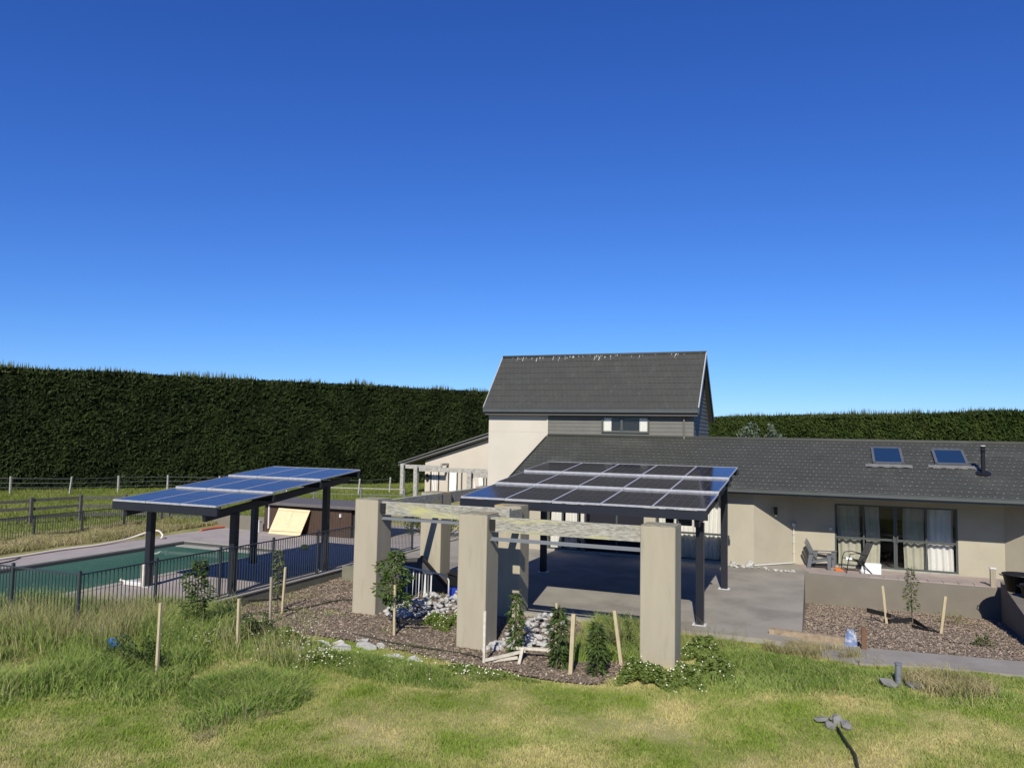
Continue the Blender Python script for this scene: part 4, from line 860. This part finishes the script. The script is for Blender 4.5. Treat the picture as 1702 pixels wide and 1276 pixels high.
# ------------------------------------------------------------------ plants
def leaves(n, fn, lo, hi, wr=.36, droop=.6, seed=1):
    g = np.random.default_rng(seed); P, D = fn(g, n); L = lo+(hi-lo)*g.random(n)
    D = D+g.normal(0,.35,(n,3)); D[:,2] -= droop*g.random(n); D /= np.linalg.norm(D,axis=1)[:,None]
    S = np.cross(D, g.normal(0,.5,(n,3))+np.array([0,0,1.])); S /= np.linalg.norm(S,axis=1)[:,None]; N = np.cross(S,D)
    w = (L*wr/2)[:,None]; Lc = L[:,None]
    a = P; b = P+D*Lc*.45+S*w-N*w*.35; c = P+D*Lc*.5+N*w*.15; d = P+D*Lc*.45-S*w-N*w*.35; e = P+D*Lc-np.array([0,0,1.])*Lc*.15
    V = np.stack([a,b,c,d,e],1).reshape(-1,3); o = (np.arange(n)*5)[:,None]
    F = np.concatenate([o+np.array([[0,1,2]]),o+np.array([[0,2,3]]),o+np.array([[1,4,2]]),o+np.array([[2,4,3]])])
    return V, F
def column(rad, z0, z1, lump=3):
    def fn(g, n):
        t = g.random(n); a = g.random(n)*6.283; r = rad*(.35+.65*np.sqrt(g.random(n)))*(.75+.35*np.sin(t*lump*6.283+a))*np.clip(4*(1-t),.35,1)
        P = np.column_stack([r*np.cos(a), r*np.sin(a), z0+(z1-z0)*t]); D = np.column_stack([np.cos(a), np.sin(a), .25+0*a]); return P, D
    return fn
def sapling(label, x, y, h, rad, n, lo, hi, m, z0=.1, lump=3, wr=.36, droop=.6, seed=1, z=None, extra=None, tie=None, name='sapling', tw=.05):
    z = tz1(x,y) if z is None else z
    s = thing(name, label, 'sapling', 'young garden trees', loc=(x,y,z))
    tr = MB().tube([(0,0,-.1),(.01,.0,h*.35),(-.01,.01,h*.7),(.01,0,h)], .016, 7, .006)
    rr = random.Random(seed)
    for k in range(9):
        zz = z0+(h-z0)*rr.random()*.9; a = rr.uniform(0,6.28); q = rad*.8; tr.tube([(0,0,zz),(q*.5*math.cos(a),q*.5*math.sin(a),zz+.1),(q*math.cos(a),q*math.sin(a),zz+.16)], .006, 5, .003)
    tr.build('trunk', 'bark', s)
    V,F = leaves(n, column(rad, z0, h, lump), lo, hi, wr, droop, seed); npmesh('foliage', V, F, m, s)
    for zt,a,b in (tie or []): MB().bar((a[0],a[1],zt),(b[0],b[1],zt),.035,tw).build('tie', 'rubber', s)
    return s
sapling('bushy young tree with glossy leaves standing in front of the pool fence', -12.75,13.2,1.62,.30,900,.09,.15,'leafdark',.15,2.2,.36,.6,2)
sapling('thin sparse willowy sapling by the pool fence kerb wall', -12.85,16.0,1.60,.09,230,.09,.16,'leafolive',.5,2,.25,1.0,3,tie=[(.35,(-.9,-.9),(0,0)),(.4,(0,0),(.36,-.25))])
sapling('leafy round headed sapling between two stakes beside the left pillar', -9.02,15.2,1.78,.40,1050,.08,.14,'leaf',.62,2.3,.42,.7,4,tie=[(.42,(-.25,.25),(0,0)),(.38,(0,0),(.18,-.2)),(.22,(.0,0),(.55,.45))])
sapling('slim columnar sapling in front of the stone heap, right of the middle pillar', -6.0,15.05,1.33,.14,480,.11,.17,'leaf',.12,4,.24,1.1,5)
sapling('columnar sapling of long leaves between the thin and thick stakes', -4.95,14.75,1.18,.17,620,.11,.18,'leafdark',.02,4,.26,1.1,6)
sapling('short bushy columnar sapling left of the leaning stake', -4.1,14.5,.98,.17,600,.10,.16,'leafdark',.0,3,.27,1.0,7)
sapling('sparse young tree in the sunken bark bed before the retaining wall', 2.05,23.6,1.50,.16,300,.07,.12,'leafolive',.35,2,.42,.6,8,z=float(pitz(23.6)),tie=[(.12,(-.7,-.6),(0,.0)),(.3,(-1.1,-.2),(-.55,-.7)),(.1,(.05,0),(.42,-1.75)),(.18,(-.1,-1.2),(.42,-1.75))], tw=.11)
def bush(name, label, x, y, rx, ry, h, n, lo, hi, m, z=None, seed=1, cat='shrub', grp=None, wr=.4):
    z = tz1(x,y) if z is None else z; s = thing(name, label, cat, grp, loc=(x,y,z))
    def fn(g, n):
        a = g.random(n)*6.283; v = g.random(n); q = np.sqrt(1-(v*.95)**2)*(.55+.45*np.sqrt(g.random(n)))*(.8+.3*np.sin(a*3+v*5))
        return np.column_stack([rx*q*np.cos(a), ry*q*np.sin(a), h*v*(.85+.3*np.sin(a*2+1))]), np.column_stack([np.cos(a), np.sin(a), .5+v])
    V,F = leaves(n, fn, lo, hi, wr, .3, seed); npmesh('foliage', V, F, m, s)
    st = MB(); rr = random.Random(seed)
    for k in range(5): a = rr.uniform(0,6.28); st.tube([(0,0,-.05),(rx*.3*math.cos(a),ry*.3*math.sin(a),h*.45),(rx*.5*math.cos(a),ry*.5*math.sin(a),h*.8)], .012*max(1,h), 5, .004)
    st.build('stem', 'bark', s); return s
bush('shrub', 'low dark leafy shrub in the long grass below the blue bag', -11.75,10.75,.75,.5,.62,1500,.06,.10,'leafdark',seed=3)
bush('shrub', 'dark green weedy clump between the two left stakes and the bark bed', -11.3,13.45,.55,.4,.5,1100,.06,.12,'leafdark',seed=41,wr=.2)
bush('shrub', 'grey green shrub top showing above the long roof ridge', -3.0,40.0,1.5,1.0,1.5,2600,.10,.2,'leafgrey',z=3.9-.45,seed=4)
MB().tube([(0,0,-3.7),(0,0,.3)], .15, 8, .08).build('trunk', 'bark', bpy.data.objects['shrub.002'])
for i,(x,y,h) in enumerate(((-15.2,29.8,1.05),(-13.6,30.2,1.25),(-12.4,29.9,1.1),(-16.6,30.1,.95))):
    bush('shrub', ('rounded dark shrub at the far end of the pool fence','tall dark shrub seen beneath the left beam','dark shrub behind the rear pillar','low shrub behind the slat screen')[i], x,y,.8,.6,h,700,.10,.16,'leafdark',z=0,seed=20+i,grp='shrubs behind the rear pillar')
bush('shrub', 'small yellowish tuft at the near edge of the sunken bed', 3.15,20.2,.22,.18,.22,160,.06,.10,'leafolive',z=float(pitz(20.2)),seed=31)
bush('shrub', 'reddish dry tuft in the sunken bed near the retaining wall', 3.1,24.6,.5,.35,.30,260,.08,.14,'dry',z=float(pitz(24.6)),seed=32,wr=.15)
bush('shrub', 'yellow green weed clump beside the leaning stake', -3.95,15.6,.5,.5,.75,700,.06,.12,'leafolive',seed=33,wr=.25)
# clover mounds with pale flowers
def clover(polys, n, nf, hmax):
    P = []
    for cx,cy,rx,ry,h in polys:
        k = n//len(polys); a = rng.random(k)*6.283; q = np.sqrt(rng.random(k))*(.8+.35*np.sin(3*a+cx)+.2*np.sin(7*a)); x = cx+rx*q*np.cos(a); y = cy+ry*q*np.sin(a)
        P.append(np.column_stack([x,y,tz(x,y)+h*(1-q**2)*(.25+.75*rng.random(k))*np.clip(2.2*fbm(x*2.6,y*2.6)-.35,.15,1.3)+.03]))
    P = np.concatenate(P); n = len(P)
    s = .018+.032*rng.random(n); N = rng.normal(0,.5,(n,3))+np.array([0,-.2,1.]); N /= np.linalg.norm(N,axis=1)[:,None]
    U = np.cross(N, rng.normal(0,1,(n,3))); U /= np.linalg.norm(U,axis=1)[:,None]; W = np.cross(N,U)
    V = np.stack([P-U*s[:,None],P-W*s[:,None]*.8,P+U*s[:,None],P+W*s[:,None]*.8],1).reshape(-1,3)
    tag(npmesh('clover', V, np.arange(4*n).reshape(-1,4), 'clover'), kind='stuff')
    idx = rng.choice(n, nf, replace=False); Q = P[idx]+np.array([0,-.015,.065]); s = (.011+.010*rng.random(nf))[:,None]
    E = np.array([[1,0,0],[0,1,0],[-1,0,0],[0,-1,0],[0,0,1],[0,0,-1]],float)
    V = (Q[:,None,:]+E[None]*s[:,:,None]).reshape(-1,3); o = (np.arange(nf)*6)[:,None]
    F = np.concatenate([o+np.array([f]) for f in ((0,1,4),(1,2,4),(2,3,4),(3,0,4),(1,0,5),(2,1,5),(3,2,5),(0,3,5))])
    tag(npmesh('clover_flower', V, F, 'petal'), kind='stuff')
clover([(-3.1,14.35,.65,.5,.40),(-2.5,14.6,.5,.5,.26),(-2.4,16.4,.45,.9,.34),(-2.0,15.3,.5,.6,.28),(-8.4,16.2,.45,.3,.30),(-8.0,16.6,.4,.3,.25),(-10.6,13.6,.9,.35,.28),(-11.6,13.9,.7,.4,.3),(-9.0,12.9,.8,.4,.15),(-6.2,13.7,1.0,.3,.12)], 46000, 520, .4)

# ------------------------------------------------------------------ mulch
def mulch(name, x0, x1, y0, y1, poly, zf, step=.2):
    xs = np.arange(x0, x1+step, step); ys = np.arange(y0, y1+step, step); X,Y = np.meshgrid(xs,ys); x=X.ravel(); y=Y.ravel()
    z = zf(x,y)+.035+.03*(fbm(x*2.3,y*2.3)-.5); n=len(xs); i,j = np.meshgrid(np.arange(n-1),np.arange(len(ys)-1)); a=(j*n+i).ravel()
    F = np.stack([a,a+1,a+n+1,a+n],1); ok = inpoly(x,y,poly); F = F[ok[F].all(1)]
    o = npmesh(name, np.column_stack([x,y,z]), F, 'mulch'); tag(o, kind='structure'); return o
def chips(n, x0, x1, y0, y1, poly, zf):
    x = x0+(x1-x0)*rng.random(n); y = y0+(y1-y0)*rng.random(n); k = inpoly(x,y,poly); x=x[k]; y=y[k]; n=len(x)
    P = np.column_stack([x,y,zf(x,y)+.045+.03*(fbm(x*2.3,y*2.3)-.5)]); a = rng.random(n)*6.283; l = .015+.045*rng.random(n)**2; w = .006+.012*rng.random(n)
    D = np.column_stack([np.cos(a),np.sin(a),rng.normal(0,.35,n)]); S = np.column_stack([-np.sin(a),np.cos(a),rng.normal(0,.4,n)])
    V = np.stack([P-D*l[:,None],P+S*w[:,None],P+D*l[:,None],P-S*w[:,None]],1).reshape(-1,3)
    tag(npmesh('bark_chip', V, np.arange(4*n).reshape(-1,4), 'chip'), kind='stuff')
MP = [(-12.9,14.2),(-11.2,14.0),(-9.3,14.15),(-7.9,14.3),(-6.4,14.1),(-5.1,13.95),(-3.9,13.95),(-3.5,14.6),(-3.6,15.6),(-4.6,16.0),(-5.0,17.2),(-5.6,17.94),(-9.0,17.94),(-9.0,21.3),(-10.7,21.3),(-14.4,21.3),(-14.4,16.2),(-13.3,15.0)]
mulch('mulch_bed', -14.5,-3.3,13.8,21.4, MP, lambda x,y: tz(x,y)); chips(60000, -14.5,-3.3,13.8,21.4, MP, lambda x,y: tz(x,y))
PP = [(-.55,19.0),(-.1,18.72),(.7,18.36),(3.6,18.7),(4.04,18.8),(4.7,27.4),(-.70,27.4)]
mulch('mulch_bed', -.8,4.9,18.3,27.4, [(-.8,18.7),(.7,18.2),(4.4,18.6),(5.0,27.7),(-.95,27.7)], lambda x,y: pitz(y)-.03); chips(30000, -.6,4.7,18.3,27.4, PP, lambda x,y: pitz(y)-.03)
hose('drip_hose', 'black drip hose looping over the bark bed towards the left pillar', [(-13.2,15.2,tz1(-13.2,15.2)+.06),(-12.3,16.2,tz1(-12.3,16.2)+.06),(-11.9,17.3,tz1(-11.9,17.3)+.06),(-11.2,17.6,tz1(-11.2,17.6)+.06),(-10.9,18.6,tz1(-10.9,18.6)+.06),(-10.7,19.0,.05)], .02, 'drip')
hose('drip_hose', 'black drip hose along the lawn edge before the middle pillar', [(-9.6,14.5,tz1(-9.6,14.5)+.06),(-8.6,14.55,tz1(-8.6,14.55)+.06),(-7.6,14.8,tz1(-7.6,14.8)+.06),(-6.8,14.75,tz1(-6.8,14.75)+.06),(-6.5,14.5,tz1(-6.5,14.5)+.06)], .016, 'drip')

# ------------------------------------------------------------------ grass
BED = MP; PATH = [(-1.3,17.95),(.5,17.05),(1.9,17.42),(3.4,17.5),(9,18.1),(9,30),(-9,30),(-9,17.95)]
TALL = [(-16.5,7.5),(-12.4,8.7),(-11.9,9.5),(-10.1,9.55),(-8.8,9.3),(-8.5,10.2),(-8.6,11.3),(-9.3,12.6),(-9.2,13.4),(-10.6,13.9),(-12.9,14.3),(-13.4,15.2),(-14.6,16.6),(-19,12.0)]
def blades(name, n, region, hfn, wid, m, lean=.45, segs=1, clip=None):
    x0,x1,y0,y1 = region; x = x0+(x1-x0)*rng.random(n); y = y0+(y1-y0)*rng.random(n)
    h = hfn(x,y); k = h > .004
    if clip is not None: k &= clip(x,y)
    x=x[k]; y=y[k]; h=h[k]; n=len(x)
    P = np.column_stack([x,y,tz(x,y)-.01]); a = rng.random(n)*6.283; la = vn(x*.7+40,y*.7)*6+rng.normal(0,1.7,n)
    w = wid*(.6+.8*rng.random(n)); S = np.column_stack([np.cos(a)*w,np.sin(a)*w,0*w]); ln = lean*(.3+rng.random(n))*h
    O = np.column_stack([np.cos(la)*ln,np.sin(la)*ln,h])
    if segs == 1:
        V = np.stack([P-S,P+S,P+O],1).reshape(-1,3); F = np.arange(3*n).reshape(-1,3)
    else:
        Q = P+O*np.array([.35,.35,.62]); T = P+O*np.array([1.2,1.2,.97]); V = np.stack([P-S,P+S,Q-S*.7,Q+S*.7,T],1).reshape(-1,3); o = (np.arange(n)*5)[:,None]
        F = np.concatenate([o+np.array([[0,1,3]]),o+np.array([[0,3,2]]),o+np.array([[2,3,4]])])
    return tag(npmesh(name, V, F, m), kind='stuff')
def hl(x, y):
    h = .030+.034*fbm(x*.8,y*.8)+.028*(fbm(x*3,y*3) > .62)
    h = h*(.7+.6*rng.random(len(x))); h[inpoly(x,y,BED)] = 0; h[inpoly(x,y,PATH)] = 0; h[inpoly(x,y,[(-2.76,15.2),(-3.46,15.2),(-3.46,15.9),(-2.76,15.9)])] = 0; return h
blades('lawn_grass', 850000, (-16,6.5,7.2,18.6), hl, .0075, 'lawn', .8)
def soft(x, y, poly, r=.55):
    q = 0.
    for k in range(10):
        a = k*2.4; rr = r*math.sqrt((k+.5)/10); q = q+inpoly(x+rr*math.cos(a), y+rr*math.sin(a), poly)
    return q/10
def ht(x, y):
    d = fbm(x*.8+9,y*.8); e = soft(x,y,TALL); h = np.where(e > rng.random(len(x))*.7, (.07+.42*np.clip((d-.34)*2.4,0,1))*e**1.3, 0)*(.45+.75*rng.random(len(x)))
    h = np.where(inpoly(x,y,BED), h*.0, h); return h
blades('tall_grass', 120000, (-19,-8,7.5,16.6), ht, .0075, 'tall', .75, 2)
def hr(x, y):
    d = fbm(x*.8+2,y*.8+5); p = inpoly(x,y,[(-2.7,13.9),(-1.4,14.4),(.2,15.2),(1.7,15.1),(2.6,15.4),(4.5,15.9),(4.5,17.3),(3.4,17.45),(1.9,17.38),(.5,17.0),(-1.0,17.9),(-2.6,17.9)])
    e = soft(x,y,[(-2.7,13.9),(-1.4,14.4),(.2,15.2),(1.7,15.1),(2.6,15.4),(4.5,15.9),(4.5,17.6),(3.4,17.6),(1.9,17.5),(.5,17.3),(-1.0,18.1),(-2.6,18.1)]); return np.where(p, (.04+.20*np.clip((d-.40)*2.4,0,1))*e**1.3, 0)*(.5+.7*rng.random(len(x)))
blades('tall_grass', 42000, (-2.7,4.5,13.9,17.95), hr, .0075, 'tall', .7, 2)
def hd(x, y):
    return np.where((fbm(x*.7+30,y*.7) > .42) & ~inpoly(x,y,[(-9,9),(-8,12),(-13.4,12.2),(-14,9)]), .28+.45*rng.random(len(x)), 0)*inpoly(x,y,TALL)
blades('tall_grass', 16000, (-19,-11,10.6,15.5), lambda x,y: (.25+.45*fbm(x*1.3+3,y*1.3))*(.5+.7*rng.random(len(x)))*inpoly(x,y,TALL)*(fbm(x*.9+20,y*.9) > .42)*(x < -12.3), .008, 'tall', .6, 2)
blades('dry_grass', 9000, (-19,-8,7.5,16.6), hd, .005, 'dry', .5, 2)
blades('dry_grass', 2600, (-1.5,4.2,13.0,18.2), lambda x,y: np.where(inpoly(x,y,PATH)&(x<9)&(y>18.0),0,np.where(((x-1.9)**2+(y-16.2)**2 < .8)|((x-.2)**2*1+(y-17.2)**2*4 < .9), .10+.25*rng.random(len(x)), 0)), .006, 'dry', .7, 2)
blades('dry_grass', 1500, (-5.0,-1.4,15.4,18.4), lambda x,y: .3+.45*rng.random(len(x)), .0035, 'dry', .6, 2, lambda x,y: ((x+4.4)**2*.8+(y-16.4)**2 < 1.3) | ((x+2.3)**2+(y-17.3)**2*3 < .6))
def hk(x, y):
    q = ((x+9.35)/1.15)**2+((y-10.9)/1.0)**2; g = ((x+7.9)/1.9)**2+((y-13.1)/.65)**2
    h = np.where(q < 1, .50*(1-q)**.5*(.5+.6*vn(x*2.5,y*2.5)), 0); h = np.maximum(h, np.where(g < 1, .24*(1-g)**.4*(.4+.8*vn(x*2.2,y*2.2)), 0))
    return np.where(inpoly(x,y,BED), 0, h)*(.55+.6*rng.random(len(x)))
blades('tall_grass', 60000, (-10.6,-5.9,9.8,13.9), hk, .007, 'tall', .75, 2)
def edge(x, y):
    t = np.clip((y-9.2)/2.1,0,1); return np.abs(x-(-8.78+.28*t+.12*np.sin(y*5))) < .13
blades('dry_grass', 3600, (-16.2,-13.0,10.9,13.3), lambda x,y: (.45+.5*rng.random(len(x)))*(fbm(x*1.1+5,y*1.1) > .40), .0042, 'dry', .45, 2)
blades('tall_grass', 9000, (-17.5,-12.6,10.8,13.2), lambda x,y: (.30+.45*rng.random(len(x)))*(fbm(x*1.2+15,y*1.2) > .42), .006, 'tall', .5, 2)
blades('dry_grass', 9000, (-9.2,-8.2,9.1,11.4), lambda x,y: .04+.09*rng.random(len(x)), .006, 'dry', 1.6, 1, edge)
blades('dry_grass', 7000, (-1.4,.8,17.1,18.1), lambda x,y: (.06+.22*rng.random(len(x)))*(vn(x*3,y*3) > .35), .006, 'dry', .8, 2, lambda x,y: ((x+.35)/.95)**2+((y-17.6)/.42)**2 < 1)
blades('dry_grass', 5000, (1.2,3.0,15.4,17.2), lambda x,y: (.10+.25*rng.random(len(x))), .006, 'dry', .9, 2, lambda x,y: ((x-2.0)/.75)**2+((y-16.25)/.6)**2 < 1)
def daisies(n, poly, x0, x1, y0, y1):
    x = x0+(x1-x0)*rng.random(n); y = y0+(y1-y0)*rng.random(n); k = inpoly(x,y,poly) & (fbm(x*.9,y*.9) > .45); x=x[k]; y=y[k]; n=len(x)
    Q = np.column_stack([x,y,tz(x,y)+.18+.25*rng.random(n)]); s = (.010+.012*rng.random(n))[:,None]
    E = np.array([[1,0,0],[0,1,0],[-1,0,0],[0,-1,0],[0,0,.6],[0,0,-.6]],float)
    V = (Q[:,None,:]+E[None]*s[:,:,None]).reshape(-1,3); o = (np.arange(n)*6)[:,None]
    F = np.concatenate([o+np.array([f]) for f in ((0,1,4),(1,2,4),(2,3,4),(3,0,4),(1,0,5),(2,1,5),(3,2,5),(0,3,5))])
    tag(npmesh('daisy_flower', V, F, 'petal'), kind='stuff')
daisies(420, [(-13.6,11.0),(-9.5,11.8),(-6.2,12.6),(-6.2,13.8),(-9,13.9),(-12.8,14.0),(-13.8,13)], -14,-6,11,14)
blades('bed_grass', 9000, (-14.4,-3.6,14.0,21.0), lambda x,y: np.where(fbm(x*.9+12,y*.9+4) > .60, .05+.14*rng.random(len(x)), 0)*inpoly(x,y,BED), .007, 'tall', .7, 2)
blades('bed_grass', 9000, (-5.0,-3.5,15.1,17.8), lambda x,y: .10+.30*rng.random(len(x)), .007, 'tall', .7, 2)
blades('dry_grass', 60000, (-29.2,-25.55,11.5,27.5), lambda x,y: (.04+.38*np.clip(fbm(x*1.1,y*1.1)-.25,0,1)+.10*(x>-26.6))*(.5+.8*rng.random(len(x))), .009, 'dry', .6, 2)
blades('paddock_grass', 200000, (-58,-24,26,62), lambda x,y: np.where((x > -25.6)&(y < 32.5), 0, .10+.22*fbm(x*.4,y*.4))*(.5+.8*rng.random(len(x))), .028, 'paddock', .6)
blades('paddock_grass', 60000, (-45,-28.3,12,30), lambda x,y: (.07+.12*fbm(x*.5,y*.5))*(.5+.8*rng.random(len(x))), .02, 'paddock', .6)
